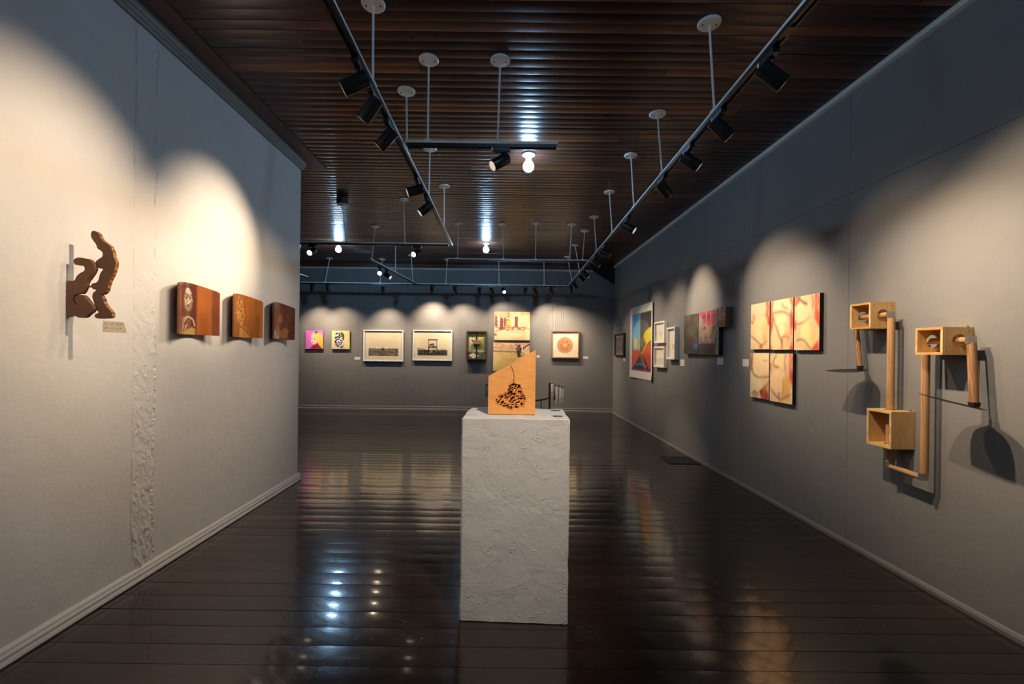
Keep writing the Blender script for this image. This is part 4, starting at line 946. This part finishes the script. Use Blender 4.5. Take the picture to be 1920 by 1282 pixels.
def p_house(w_, h_, n):
    c = Cv(w_, h_, n, (222, 196, 150)); c.cloud(3, 3, (230, 212, 172), a=0.8, seed=1); c.rect(0, 0.42, 0.42, 1, (196, 160, 124)); c.rect(0.42, 0.46, 1, 1, (232, 206, 156)); c.cloud(14, 18, (140, 78, 66), 0.5, 0.6, 0.85, 6, (0, 0.34, 0.42, 1)); c.cloud(9, 9, (206, 150, 96), 0.5, 0.62, 0.6, 8, (0.42, 0.44, 1, 1))
    for x0, y0_, x1, y1_ in ((0.16, 0.36, 0.24, 0.78), (0.57, 0.48, 0.66, 0.84), (0.02, 0.5, 0.07, 0.86), (0.27, 0.5, 0.31, 0.8)): c.rect(x0, y0_, x1, y1_, (124, 62, 54))
    c.rect(0.10, 0.34, 0.145, 0.88, (206, 190, 176)); c.ell(0.41, 0.60, 0.05, 0.075, (226, 196, 60)); c.curve([(0.0, 0.24), (0.2, 0.4), (0.5, 0.44), (0.75, 0.46), (1, 0.38)], 0.02, (156, 92, 66), 0.8)
    c.cloud(30, 12, (120, 62, 52), 0.52, 0.6, 0.8, 16, (0.05, 0.36, 0.95, 0.48)); c.rect(0, 0, 1, 0.04, (226, 190, 120), 0.5); c.rect(0.0, 0.16, 0.07, 0.22, (150, 60, 46)); c.ell(0.6, 0.2, 0.3, 0.12, (248, 236, 196), 0.7, soft=0.8)
    c.line([(0.42, 1), (0.43, 0.5)], 0.008, (90, 60, 50)); c.line([(0.5, 0.96), (0.98, 0.9)], 0.008, (110, 80, 66)); return c
def p_chain(w_, h_, n):
    c = Cv(w_, h_, n, (232, 196, 120)); c.cloud(3, 3, (242, 214, 150), a=0.9, seed=4); c.rect(0, 0.72, 1, 1, (232, 190, 152), 0.9); c.cloud(8, 6, (196, 140, 110), 0.5, 0.62, 0.6, 6, (0, 0.7, 1, 1)); c.cloud(5, 5, (226, 176, 76), 0.5, 0.65, 0.7, 12, (0, 0, 1, 0.65))
    for i in range(22): x = 0.02 + i * 0.03; c.ell(x, 0.70 + 0.012 * math.sin(i * 1.9) - i * 0.001, 0.019, 0.022, (54, 50, 56)); c.ell(x, 0.70 + 0.012 * math.sin(i * 1.9) - i * 0.001, 0.008, 0.008, (226, 200, 150))
    c.curve([(0.66, 0.68), (0.78, 0.74), (0.88, 0.86), (1.0, 0.95)], 0.035, (50, 48, 54)); c.poly([(0.64, 0.84), (0.70, 0.92), (0.78, 0.80), (0.74, 0.52), (0.68, 0.46), (0.66, 0.62)], (66, 56, 60)); c.ell(0.70, 0.80, 0.04, 0.06, (196, 92, 50)); c.rect(0.78, 0.64, 0.82, 0.98, (236, 226, 206)); c.cloud(36, 30, (44, 40, 46), 0.55, 0.62, 0.9, 15, (0.60, 0.5, 0.84, 0.95))
    c.curve([(0.0, 0.80), (0.07, 0.84), (0.13, 0.80)], 0.014, (90, 80, 84)); return c
def p_disc(w_, h_, n):
    c = Cv(w_, h_, n, (240, 232, 206)); c.ell(0.49, 0.47, 0.32, 0.32, (200, 132, 82)); r = random.Random(4)
    for ring, k_ in ((0.29, 40), (0.235, 30), (0.17, 22), (0.10, 14)):
        for i in range(k_): t = 2 * PI * i / k_ + ring * 20; c.ell(0.49 + ring * math.cos(t), 0.47 + ring * math.sin(t), 0.012, 0.012, (242, 222, 190))
    for i in range(6): t = PI * i / 3; c.ell(0.49 + 0.16 * math.cos(t), 0.47 + 0.16 * math.sin(t), 0.05, 0.05, (176, 104, 62), 0.6); 
    c.ell(0.49, 0.47, 0.04, 0.04, (242, 222, 190)); return c
def p_sky(w_, h_, n):
    c = Cv(w_, h_, n, (150, 176, 206)); c.rect(0, 0, 1, 0.14, (120, 50, 50)); c.cloud(4, 4, (180, 196, 214), a=0.5); return c
GBk = 'pictures on the far wall'
picture('painting', 'sliver of a pale blue canvas showing past the left wall edge', 'painting', GBk, *back_rect(528, 620, 560.5, 653.5), NB, 0.03, p_sky, 40)
picture('painting', 'square pink portrait of a blonde woman in a red top', 'painting', GBk, *back_rect(574, 619.7, 607.3, 654), NB, 0.03, p_pink, 90, side=(120, 70, 80))
picture('painting', 'square tan canvas of a figure under a black and white patterned veil', 'painting', GBk, *back_rect(623, 620, 656.6, 654), NB, 0.03, p_veil, 90, side=(130, 110, 70))
picture('framed_print', 'white framed print with a dark swirling sea band', 'picture', GBk, *back_rect(682, 618.8, 756.7, 677.3), NB, 0.03, p_sea, 130, 'white_frame', 0.022, 0.035, 0.02, True, 'glossy_print')
picture('framed_print', 'white framed print of a broken chair in a dark field', 'picture', GBk, *back_rect(774.5, 619, 848, 676), NB, 0.03, p_chair, 130, 'white_frame', 0.022, 0.035, 0.02, True, 'glossy_print')
bx = back_rect(875, 620.8, 912.6, 674)
t = picture('box_frame', 'deep dark brown box frame with a yellow-green collage', 'picture', GBk, *bx, NB, 0.03, p_box, 80, 'box_brown', 0.026, 0.085)
MB().box((bx[0].x + bx[1].x * 0.50 - 0.012, YB - 0.060, bx[0].z + 0.03), (bx[0].x + bx[1].x * 0.50 + 0.012, YB - 0.042, bx[0].z + bx[2].z - 0.03)).build('post', 'chair_wood', t)
MB().box((bx[0].x + bx[1].x * 0.33, YB - 0.080, bx[0].z + bx[2].z * 0.54), (bx[0].x + bx[1].x * 0.70, YB - 0.050, bx[0].z + bx[2].z * 0.68)).build('small_box', 'frame_tan', t)
picture('painting', 'wide cream and rust painting of old houses, upper of the stacked pair', 'painting', GBk, *back_rect(927, 584.9, 993.4, 637.8), NB, 0.035, p_house, 120, side=(90, 70, 55))
picture('painting', 'yellow painting of a chain, lower of the stacked pair, partly behind the wood block', 'painting', GBk, *back_rect(924.8, 642.6, 992.5, 695.6), NB, 0.035, p_chain, 120, side=(150, 130, 95))
picture('framed_print', 'tan framed white sheet with a round orange-brown dotted motif', 'picture', GBk, *back_rect(1033.7, 619.9, 1085.4, 671.4), NB, 0.03, p_disc, 110, 'frame_tan', 0.024, 0.05, 0.0, True, 'glossy_print')
def p_lines(w_, h_, n):
    c = Cv(w_, h_, n, (92, 84, 88)); c.rect(0, 0.9, 1, 1, (150, 140, 140)); c.rect(0, 0, 1, 0.06, (150, 140, 140))
    for i in range(7): c.line([(0.08 + i * 0.14, 0.06), (0.08 + i * 0.14, 0.9)], 0.03, (34, 28, 32))
    c.cloud(8, 8, (150, 130, 140), 0.55, 0.7, 0.5, 3); return c
def p_poster(w_, h_, n):
    c = Cv(w_, h_, n, (214, 210, 202)); x0, x1, y0_, y1_ = 0.10, 0.91, 0.105, 0.895; q = lambda a_, b_: (x0 + (x1 - x0) * a_, y0_ + (y1_ - y0_) * b_)
    R_ = lambda a_, b_, c_, d_, col: c.rect(*q(a_, b_), *q(c_, d_), col)
    R_(0, 0, 1, 1, (30, 30, 34)); R_(0, 0.36, 0.46, 1, (44, 146, 214)); R_(0, 0, 0.46, 0.36, (196, 66, 34)); R_(0.46, 0, 1, 0.4, (176, 40, 30)); R_(0, 0, 1, 0.05, (104, 26, 96))
    def half(cx, cy_, rx, ry, col, lo, hi):
        m = Cv(w_, h_, n, (0, 0, 0)); m.ell(*q(cx, cy_), rx, ry, (255, 255, 255)); mm = m.c[..., 0] * (c.u >= q(lo, 0)[0]) * (c.u <= q(hi, 0)[0]); c.put(mm, col)
    half(0.50, 0.62, 0.36, 0.21, (128, 192, 224), 0, 0.46); half(0.50, 0.62, 0.36, 0.21, (78, 78, 80), 0.46, 1.0)
    c.ell(*q(0.20, 0.47), 0.075, 0.085, (240, 204, 30)); c.rect(*q(0.38, 0.37), *q(0.43, 0.56), (206, 150, 60))
    c.poly([q(0.55, 0.55), q(0.72, 0.68), q(1.0, 0.74), q(1.0, 0.52), q(0.8, 0.46)], (206, 186, 36)); c.poly([q(0.46, 0.34), q(0.50, 0.56), q(0.62, 0.60), q(0.72, 0.50)], (120, 108, 34))
    c.poly([q(0.5, 0.32), q(1, 0.5), q(1, 0.30), q(0.75, 0.26)], (190, 70, 30)); c.poly([q(0.08, 0.02), q(0.48, 0.32), q(0.62, 0.28), q(0.92, 0.04)], (26, 30, 26)); c.line([q(0.50, 0.28), q(0.85, 0.5)], 0.02, (224, 190, 50)); c.line([q(0.40, 0.30), q(0.62, 0.10)], 0.03, (70, 110, 56)); c.line([q(0.55, 0.28), q(0.72, 0.06)], 0.035, (196, 92, 40))
    c.line([q(0.08, 0.10), q(0.2, 0.14), q(0.3, 0.09), q(0.4, 0.13), q(0.8, 0.08)], 0.02, (86, 110, 190)); c.cloud(16, 20, (20, 22, 24), 0.6, 0.66, 0.7, 7, (*q(0.46, 0.05), *q(0.95, 0.45))); return c.blur(2)
def p_faint(kind):
    def f(w_, h_, n):
        c = Cv(w_, h_, n, (238, 230, 210))
        if kind == 0: c.ell(0.5, 0.34, 0.04, 0.03, (200, 110, 80)); c.ell(0.52, 0.40, 0.02, 0.05, (190, 170, 150))
        elif kind == 1: c.cloud(5, 5, (226, 214, 176), 0.5, 0.7, 0.7, 4, (0.05, 0.1, 0.95, 0.5))
        else: c.ell(0.55, 0.38, 0.14, 0.10, (228, 160, 110), 0.9); c.ell(0.60, 0.30, 0.07, 0.05, (214, 190, 90), 0.9); c.ell(0.45, 0.42, 0.06, 0.04, (220, 150, 150), 0.8)
        return c
    return f
def p_dark(w_, h_, n):
    c = Cv(w_, h_, n, (58, 50, 42)); c.cloud(3, 4, (86, 76, 64), 0.4, 0.65, 0.9, 3); c.cloud(30, 6, (40, 34, 28), 0.5, 0.65, 0.6, 5); c.ell(0.84, 0.20, 0.15, 0.075, (40, 92, 170)); return c.blur(2)
def p_pinkdark(w_, h_, n):
    c = Cv(w_, h_, n, (126, 112, 100)); c.cloud(4, 3, (150, 140, 126), a=0.7, seed=2); c.poly([(0, 1), (0.82, 1), (0.82, 0.75), (0.7, 0.66), (0.45, 0.66), (0.2, 0.82)], (176, 56, 92)); c.rect(0, 0, 1, 0.26, (60, 52, 44)); c.cloud(10, 10, (60, 44, 40), 0.52, 0.62, 0.7, 9, (0.1, 0.2, 0.85, 0.95)); c.curve([(0.40, 0.98), (0.42, 0.7), (0.50, 0.4), (0.60, 0.26)], 0.05, (196, 130, 90), 0.8); c.curve([(0.60, 0.95), (0.64, 0.6), (0.60, 0.3)], 0.035, (206, 140, 90), 0.8); c.curve([(0.20, 0.62), (0.3, 0.5), (0.36, 0.3)], 0.03, (116, 110, 140), 0.8)
    c.rect(0.84, 0, 1, 1, (140, 132, 120)); c.cloud(20, 9, (24, 24, 26), 0.5, 0.56, 0.9, 19, (0.82, 0.1, 0.92, 0.55)); c.cloud(26, 26, (206, 160, 110), 0.6, 0.68, 0.7, 29, (0.1, 0.25, 0.8, 0.7)); return c.blur(2)
def p_rust(w_, h_, n):
    c = Cv(w_, h_, n, (176, 106, 66)); c.cloud(10, 12, (232, 186, 130), 0.5, 0.58, 0.9, 3); c.cloud(9, 12, (96, 42, 44), 0.5, 0.6, 0.8, 13); c.rect(0, 0, 1, 0.3, (120, 46, 56), 0.6); return c.blur(2)
GR_ = 'pictures on the right wall'
picture('framed_print', 'small dark framed print with vertical lines, in the far right corner', 'picture', GR_, *right_rect(9.50, 8.78, 1.24, 1.69), NR, 0.03, p_lines, 50, 'black_edge', 0.03, 0.04)
# loose unframed poster with slightly curled lower corners
def poster():
    t = thing('poster', 'large unframed poster in blue, black, yellow and red, pinned to the right wall', 'poster', (XR, 7.8, 0.85), GR_)
    cv = p_poster(1.32, 1.27, 150); nx, ny = cv.nx, cv.ny; U_, V_ = cv.u, cv.v
    d = 0.022 * np.clip((U_ - 0.9) / 0.1, 0, 1) ** 2 + 0.012 * np.clip((0.12 - V_) / 0.12, 0, 1) * (1 + np.sin(U_ * 7)) * 0.6 + 0.002
    LL, U, V = right_rect(8.46, 7.14, 0.865, 2.125)
    slab('sheet', LL + NR * 0.004, U, V, NR, 0.0015, cv, 'glossy_print', t, side=(200, 196, 190), disp=d)
    for u_, v_ in ((0.03, 1.0), (0.5, 1.0), (0.97, 1.0), (0.03, 0.0), (0.45, 0.0), (0.95, 0.0)):
        p = LL + U * u_ + V * v_; MB().tube(p + NR * 0.010 + Vector((0, 0, 0.006 if v_ else -0.006)), p + NR * 0.026 + Vector((0, 0, 0.02 if v_ else -0.02)), 0.008, 0.004, seg=8).build('clip', 'can_silver', t)
poster()
picture('framed_print', 'upper left of the three small white box frames on the right wall', 'picture', GR_, *right_rect(6.99, 6.55, 1.456, 1.776), NR, 0.03, p_faint(0), 50, 'white_frame', 0.024, 0.05, 0.0, True, 'glossy_print')
picture('framed_print', 'lower left of the three small white box frames on the right wall', 'picture', GR_, *right_rect(6.99, 6.55, 1.094, 1.404), NR, 0.03, p_faint(1), 50, 'white_frame', 0.024, 0.05, 0.0, True, 'glossy_print')
picture('framed_print', 'tall white box frame with a peach blot, right of the other two', 'picture', GR_, *right_rect(6.42, 6.12, 1.22, 1.665), NR, 0.03, p_faint(2), 50, 'white_frame', 0.024, 0.06, 0.0, True, 'glossy_print')
picture('painting', 'dark brown canvas with a small blue spot near its lower right', 'painting', GR_, *right_rect(5.84, 5.42, 1.30, 1.785), NR, 0.045, p_dark, 80, side=(26, 20, 18))
picture('painting', 'pink and grey abstract canvas right of the dark brown one', 'painting', GR_, *right_rect(5.41, 4.90, 1.295, 1.79), NR, 0.045, p_pinkdark, 90, side=(40, 34, 30))
picture('painting', 'small deep canvas in rust and cream beside the pink and grey one', 'painting', GR_, *right_rect(4.885, 4.70, 1.586, 1.793), NR, 0.075, p_rust, 60, side=(96, 88, 76))

# five canvases of cropped ochre figure shapes
CREAM, OCH, RED, DRED, BR = (226, 190, 146), (220, 160, 98), (204, 62, 44), (140, 28, 28), (128, 86, 60)
def f1(w_, h_, n):
    c = Cv(w_, h_, n, CREAM); c.rect(0.82, 0.5, 1, 1, (190, 50, 44)); c.ell(0.4, 0.5, 0.5, 0.4, (238, 196, 150)); c.ell(0.6, 0.35, 0.34, 0.3, (240, 206, 146), 0.9); c.ell(0.3, 0.86, 0.4, 0.16, (240, 190, 172), 0.9, soft=0.7)
    c.ell(0.16, 0.70, 0.13, 0.10, (186, 144, 96), 0.9, soft=0.6); c.curve([(0.0, 0.62), (0.08, 0.58), (0.16, 0.62)], 0.05, BR); c.curve([(0.0, 0.30), (0.3, 0.20), (0.55, 0.10), (0.8, 0.14), (1.0, 0.26)], 0.05, BR); c.ell(0.75, 0.2, 0.2, 0.14, OCH, 0.6, soft=0.7); c.line([(0.74, 0.74), (0.84, 0.68)], 0.04, BR); c.ell(0.58, 0.05, 0.10, 0.04, (140, 84, 66), 0.9); c.cloud(3, 4, (250, 224, 176), 0.5, 0.75, 0.5, 3); c.cloud(4, 3, (206, 142, 92), 0.52, 0.8, 0.55, 31); return c.blur(16)
def f2(w_, h_, n):
    c = Cv(w_, h_, n, CREAM); c.rect(0, 0, 0.12, 1, (206, 74, 60)); c.rect(0.86, 0, 1, 1, (186, 40, 40)); c.ell(0.5, 0.82, 0.42, 0.2, (240, 204, 160)); c.ell(0.50, 0.45, 0.36, 0.22, (248, 222, 168)); c.ell(0.25, 0.22, 0.22, 0.3, (240, 200, 150)); c.ell(0.72, 0.16, 0.2, 0.2, (236, 190, 130))
    c.curve([(0.1, 0.74), (0.4, 0.76), (0.62, 0.74), (0.95, 0.62)], 0.05, BR); c.curve([(0.1, 0.68), (0.25, 0.48), (0.42, 0.26), (0.55, 0.12)], 0.05, BR); c.curve([(0.5, 0.92), (0.6, 0.84), (0.75, 0.80)], 0.04, BR); c.curve([(0.5, 0.24), (0.7, 0.26), (0.88, 0.2)], 0.04, BR); c.line([(0.54, 0.2), (0.54, 0.04)], 0.06, BR); c.cloud(3, 4, (250, 224, 176), 0.5, 0.75, 0.5, 3); c.cloud(4, 3, (206, 142, 92), 0.52, 0.8, 0.55, 31); return c.blur(16)
def f3(w_, h_, n):
    c = Cv(w_, h_, n, CREAM); c.rect(0.82, 0, 1, 1, (214, 62, 34)); c.poly([(0, 1), (0.26, 1), (0.2, 0.9), (0.05, 0.82), (0, 0.84)], (208, 60, 40)); c.ell(0.36, 0.7, 0.36, 0.2, (244, 208, 158)); c.ell(0.62, 0.32, 0.36, 0.26, (250, 220, 150)); c.rect(0, 0.38, 0.08, 0.56, (208, 66, 44))
    c.curve([(0.2, 0.96), (0.36, 0.88), (0.5, 0.84)], 0.08, (92, 74, 70)); c.curve([(0.0, 0.48), (0.3, 0.50), (0.55, 0.56), (0.7, 0.64), (0.8, 0.66)], 0.045, (150, 92, 56)); c.curve([(0.1, 0.18), (0.32, 0.20), (0.52, 0.12), (0.66, 0.03)], 0.05, BR); c.curve([(0.7, 0.98), (0.76, 0.86), (0.72, 0.76)], 0.05, (176, 96, 66)); c.poly([(0.66, 0), (0.84, 0), (0.84, 0.1)], (206, 60, 36)); c.ell(0.7, 0.66, 0.1, 0.05, (244, 190, 150)); c.cloud(3, 4, (250, 224, 176), 0.5, 0.75, 0.5, 3); c.cloud(4, 3, (206, 142, 92), 0.52, 0.8, 0.55, 31); return c.blur(16)
def f4(w_, h_, n):
    c = Cv(w_, h_, n, (232, 210, 166)); c.rect(0, 0.6, 0.14, 1, (160, 40, 36)); c.poly([(1, 0.42), (0.8, 0.3), (0.5, 0.16), (0.6, 0.0), (1, 0)], (150, 22, 24)); c.ell(0.54, 0.74, 0.42, 0.3, (238, 208, 160)); c.curve([(0.08, 0.62), (0.24, 0.50), (0.5, 0.46), (0.8, 0.48), (1, 0.5)], 0.055, BR); c.line([(0.7, 0.84), (0.9, 0.83)], 0.03, BR); c.curve([(0.1, 0.08), (0.28, 0.14), (0.45, 0.08)], 0.05, (120, 84, 60)); c.ell(0.3, 0.05, 0.15, 0.06, (176, 140, 110), 0.9); c.cloud(3, 4, (250, 224, 176), 0.5, 0.75, 0.5, 3); c.cloud(4, 3, (206, 142, 92), 0.52, 0.8, 0.55, 31); return c.blur(16)
def f5(w_, h_, n):
    c = Cv(w_, h_, n, CREAM); c.rect(0.86, 0.35, 1, 1, (196, 50, 40)); c.rect(0, 0.64, 0.07, 0.8, (206, 70, 56)); c.ell(0.36, 0.42, 0.34, 0.24, (238, 200, 150)); c.ell(0.76, 0.3, 0.2, 0.26, (226, 178, 90)); c.ell(0.4, 0.84, 0.34, 0.16, (240, 208, 150))
    c.curve([(0.30, 0.96), (0.16, 0.86), (0.2, 0.74), (0.40, 0.72)], 0.05, BR); c.curve([(0.70, 0.98), (0.66, 0.8), (0.72, 0.6)], 0.04, (150, 100, 66)); c.curve([(0.05, 0.24), (0.3, 0.12), (0.5, 0.06), (0.75, 0.14), (0.95, 0.2)], 0.05, BR); c.curve([(0.58, 0.5), (0.62, 0.3), (0.58, 0.14)], 0.04, (186, 128, 70)); c.line([(0.42, 0.2), (0.42, 0.08)], 0.05, (130, 84, 60)); c.cloud(3, 4, (250, 224, 176), 0.5, 0.75, 0.5, 3); c.cloud(4, 3, (206, 142, 92), 0.52, 0.8, 0.55, 31); return c.blur(16)
GF = 'five ochre figure canvases on the right wall'
for fn, yf, yn, z0_, z1_, lab in ((f1, 4.30, 4.00, 1.350, 1.770, 'top left of the five ochre and red figure canvases'),
                                 (f2, 3.985, 3.675, 1.345, 1.768, 'top middle of the five ochre and red figure canvases'),
                                 (f3, 3.66, 3.37, 1.340, 1.765, 'top right of the five ochre and red figure canvases, widest red edge'),
                                 (f4, 4.30, 4.00, 0.905, 1.315, 'bottom left of the five figure canvases, with a dark red corner'),
                                 (f5, 3.985, 3.675, 0.900, 1.312, 'bottom right of the five figure canvases, hanging under the middle one')):
    picture('painting', lab, 'painting', GF, *right_rect(yf, yn, z0_, z1_), NR, 0.028, fn, 90, side=(22, 18, 17))

# label cards
def card(c, U, V, Nn, label):
    c, U, V, Nn = Vector(c), Vector(U), Vector(V), Vector(Nn)
    t = thing('wall_label', label, 'label', c, 'white label cards')
    MB().prism([c - U / 2 - V / 2, c + U / 2 - V / 2, c + U / 2 + V / 2, c - U / 2 + V / 2], Nn * 0.003).build('card', 'label_card', t)
    scribble('print', 'ink_pale', t, c - U * 0.42 + V * 0.12 + Nn * 0.0032, U.normalized(), V.normalized(), Nn, 2, 7, V.length * 0.2, U.length * 0.12, 5, 0.002)
for x0, y0_, x1, y1_, lab in ((664.6, 669, 675.5, 674.4, 'white label card left of the swirling sea print'), (1006, 666, 1011.8, 670.2, 'white label card beside the tip of the wood block'), (1093, 668, 1103, 672.6, 'white label card right of the round motif frame')):
    LL, U, V = back_rect(x0, y0_, x1, y1_); card(LL + U / 2 + V / 2, U, V, NB, lab)
for px, py, wy, hz, lab in ((1170.5, 674, 0.14, 0.05, 'tiny white label under the far corner print'), (1280, 680, 0.14, 0.085, 'white label card right of the tall white box frame'), (1350.5, 677, 0.13, 0.075, 'white label card below the pink and grey canvas'), (1398.5, 680, 0.11, 0.07, 'white label card left of the lower ochre figure canvases')):
    c = at_x(px, py, XR); card(c, (0, -wy, 0), (0, 0, hz), NR, lab)

# ------------------------------------------------------------------ right wall: boxes, rods and hoes
def hoe_sculpture():
    t = thing('hoe_sculpture', 'pine boxes joined by rods with two hoes, hanging on the right wall', 'wall sculpture', (XR, 2.6, 0.64))
    XRD = 2.305
    def disc_cut(xc, zc_, r, x0, x1, z0, z1, y, ny_, seg=28):
        """a panel in the XZ plane with a round hole, thickness ny_"""
        import bmesh
        bm = bmesh.new(); outer = [(x0, z0), (x1, z0), (x1, z1), (x0, z1)]
        ring = [(xc + r * math.cos(2 * PI * i / seg), zc_ + r * math.sin(2 * PI * i / seg)) for i in range(seg)]
        # project each ring vertex outward to the rectangle
        out = []
        for x, z in ring:
            dx, dz = x - xc, z - zc_; k_ = 1e9
            if dx > 1e-9: k_ = min(k_, (x1 - xc) / dx)
            if dx < -1e-9: k_ = min(k_, (x0 - xc) / dx)
            if dz > 1e-9: k_ = min(k_, (z1 - zc_) / dz)
            if dz < -1e-9: k_ = min(k_, (z0 - zc_) / dz)
            out.append((xc + dx * k_, zc_ + dz * k_))
        # snap nearest to corners
        for cx, cz in outer:
            i = min(range(seg), key=lambda j: (out[j][0] - cx) ** 2 + (out[j][1] - cz) ** 2); out[i] = (cx, cz)
        m = MB(); vs = []
        for yy in (y, y + ny_):
            vs += [(x, yy, z) for x, z in ring] + [(x, yy, z) for x, z in out]
        fs = []
        for i in range(seg):
            j = (i + 1) % seg
            fs.append((i, j, seg + j, seg + i)); b_ = 2 * seg; fs.append((b_ + i, b_ + seg + i, b_ + seg + j, b_ + j))
            fs.append((i, b_ + i, b_ + j, j)); fs.append((seg + i, seg + j, b_ + seg + j, b_ + seg + i))
        return m.add(vs, fs)
    def box(xf, yn, yf, z0, z1, holes, th=0.012):
        """open towards the room (-X); end panels at yn and yf; holes: 'ends' or 'tops'"""
        g = 0.002; xw = XR - g
        tb = MB()
        if holes == 'tops':
            def top(z):
                m = disc_cut(XRD, -(yn + 0.09), 0.026, xf, xw, -yf, -yn, z, th)   # built in XZ then turned flat
                m.v = [(x, -zz, yy) for x, yy, zz in m.v]; return m
            for z in (z0, z1 - th): top(z).build('box_board', 'pine', t)
        else:
            MB().box((xf, yn, z0), (xw, yf, z0 + th)).build('box_board', 'pine', t); MB().box((xf, yn, z1 - th), (xw, yf, z1)).build('box_board', 'pine', t)
        zc_ = (z0 + z1) / 2
        for y in (yn, yf - th):
            if holes == 'ends': q = disc_cut(XRD, zc_, 0.036, xf, xw, z0 + th, z1 - th, y, th)
            else: q = MB().box((xf, y, z0 + th), (xw, y + th, z1 - th))
            q.build('box_end', 'pine_end', t)
        MB().box((xw - 0.006, yn + th, z0 + th), (xw, yf - th, z1 - th)).build('box_back', 'pine', t)
        hk = MB()
        for y in (yn + 0.03,): hk.tube((xw - 0.004, y, z1), (xw - 0.004, y, z1 + 0.010), 0.005, seg=8)
        hk.build('hanging_hook', 'zinc', t)
        if holes == 'ends':
            for x, z in ((xf + 0.02, z0 + 0.018), (xf + 0.02, z1 - 0.018), (xw - 0.02, z1 - 0.02)): MB().tube((x, yn - 0.0006, z), (x, yn + 0.003, z), 0.0028, seg=8).build('screw', 'dark_iron', t)
    box(2.228, 2.758, 2.919, 1.468, 1.628, 'ends'); box(2.220, 2.295, 2.447, 1.311, 1.452, 'ends'); box(2.238, 2.613, 2.789, 0.766, 0.982, 'tops', 0.014)
    def hinge(c, ax='y'):
        m = MB().box((c[0] - 0.020, c[1] - 0.011, c[2] - 0.018), (c[0] + 0.017, c[1] + 0.011, c[2] + 0.018))
        for dx in (-0.009, 0.009):
            for dz in (-0.009, 0.009): m.tube((c[0] + dx, c[1] - 0.012, c[2] + dz), (c[0] + dx, c[1] - 0.010, c[2] + dz), 0.003, seg=8)
        m.build('hinge', 'zinc', t)
    r = 0.0195
    MB().tube((XRD, 2.715, 1.548), (XRD, 2.97, 1.548), r * 0.9, seg=24).build('rod', 'dowel_across', t, 'auto')
    hinge((XRD + 0.002, 2.705, 1.548))
    MB().tube((XRD, 2.700, 1.528), (XRD, 2.700, 0.672), r, seg=24).build('rod', 'dowel', t, 'auto')
    hinge((XRD, 2.700, 0.66))
    MB().tube((XRD, 2.690, 0.648), (XRD, 2.495, 0.640), r * 0.8, seg=24).build('rod', 'dowel_across', t, 'auto')
    hinge((XRD, 2.482, 0.645))
    MB().tube((XRD, 2.478, 0.665), (XRD, 2.478, 1.365), r, seg=24).build('rod', 'dowel', t, 'auto')
    MB().tube((XRD, 2.495, 1.384), (XRD, 2.250, 1.384), r * 0.85, seg=24).build('rod', 'dowel_across', t, 'auto')
    hinge((XRD + 0.002, 2.240, 1.384))
    # hoes
    def hoe(top, bot, tip, side, wide, r0):
        top, bot, tip = Vector(top), Vector(bot), Vector(tip)
        MB().tube(top, bot, r0, r0 * 1.02, seg=20).build('hoe_handle', 'hoe_handle', t, 'auto')
        MB().tube(bot + Vector((0, 0, 0.012)), bot - Vector((0, 0, 0.012)), r0 * 1.25, r0 * 1.1, seg=16).build('hoe_socket', 'dark_iron', t)
        ax = (tip - bot); L = ax.length; ax.normalize(); side = Vector(side).normalized(); nrm = ax.cross(side).normalized()
        b0 = bot - Vector((0, 0, 0.016)) - ax * 0.03
        q_ = L + 0.035; prof = [(0.0, 0.016), (0.10 * q_, 0.020), (0.16 * q_, 0.040), (0.22 * q_, 0.066), (0.30 * q_, 0.088), (0.42 * q_, 0.106), (0.6 * q_, 0.120), (0.8 * q_, 0.127), (q_, wide)]
        vs = []
        for s_, w2 in prof:
            for k_, a_ in ((-1, 0.006), (-0.5, 0.002), (0, 0), (0.5, 0.002), (1, 0.006)):
                vs.append(b0 + ax * s_ + side * (w2 * k_) - nrm * 0.0 + Vector((0, 0, a_)))
        n = len(vs); fs = []; c5 = 5
        vs2 = vs + [v - Vector((0, 0, 0.0025)) for v in vs]
        for j in range(len(prof) - 1):
            for i in range(4):
                q = j * c5 + i; fs.append((q, q + 1, q + c5 + 1, q + c5)); fs.append((n + q, n + q + c5, n + q + c5 + 1, n + q + 1))
        for i in range(4):
            fs.append((i, n + i, n + i + 1, i + 1)); q = (len(prof) - 1) * c5 + i; fs.append((q, q + 1, n + q + 1, n + q))
        for j in range(len(prof) - 1):
            q = j * c5; fs.append((q, q + c5, n + q + c5, n + q)); q = j * c5 + 4; fs.append((q, n + q, n + q + c5, q + c5))
        MB().add(vs2, fs).build('hoe_blade', 'dark_iron', t)
    hoe((XRD - 0.002, 2.975, 1.565), (XRD, 2.93, 1.225), (2.176, 2.93, 1.212), (0, 1, 0.0), 0.13, 0.0155)
    hoe((XRD + 0.002, 2.238, 1.372), (XRD - 0.005, 2.215, 1.07), (2.145, 2.21, 1.104), (0, 1, 0.135), 0.13, 0.0185)
hoe_sculpture()
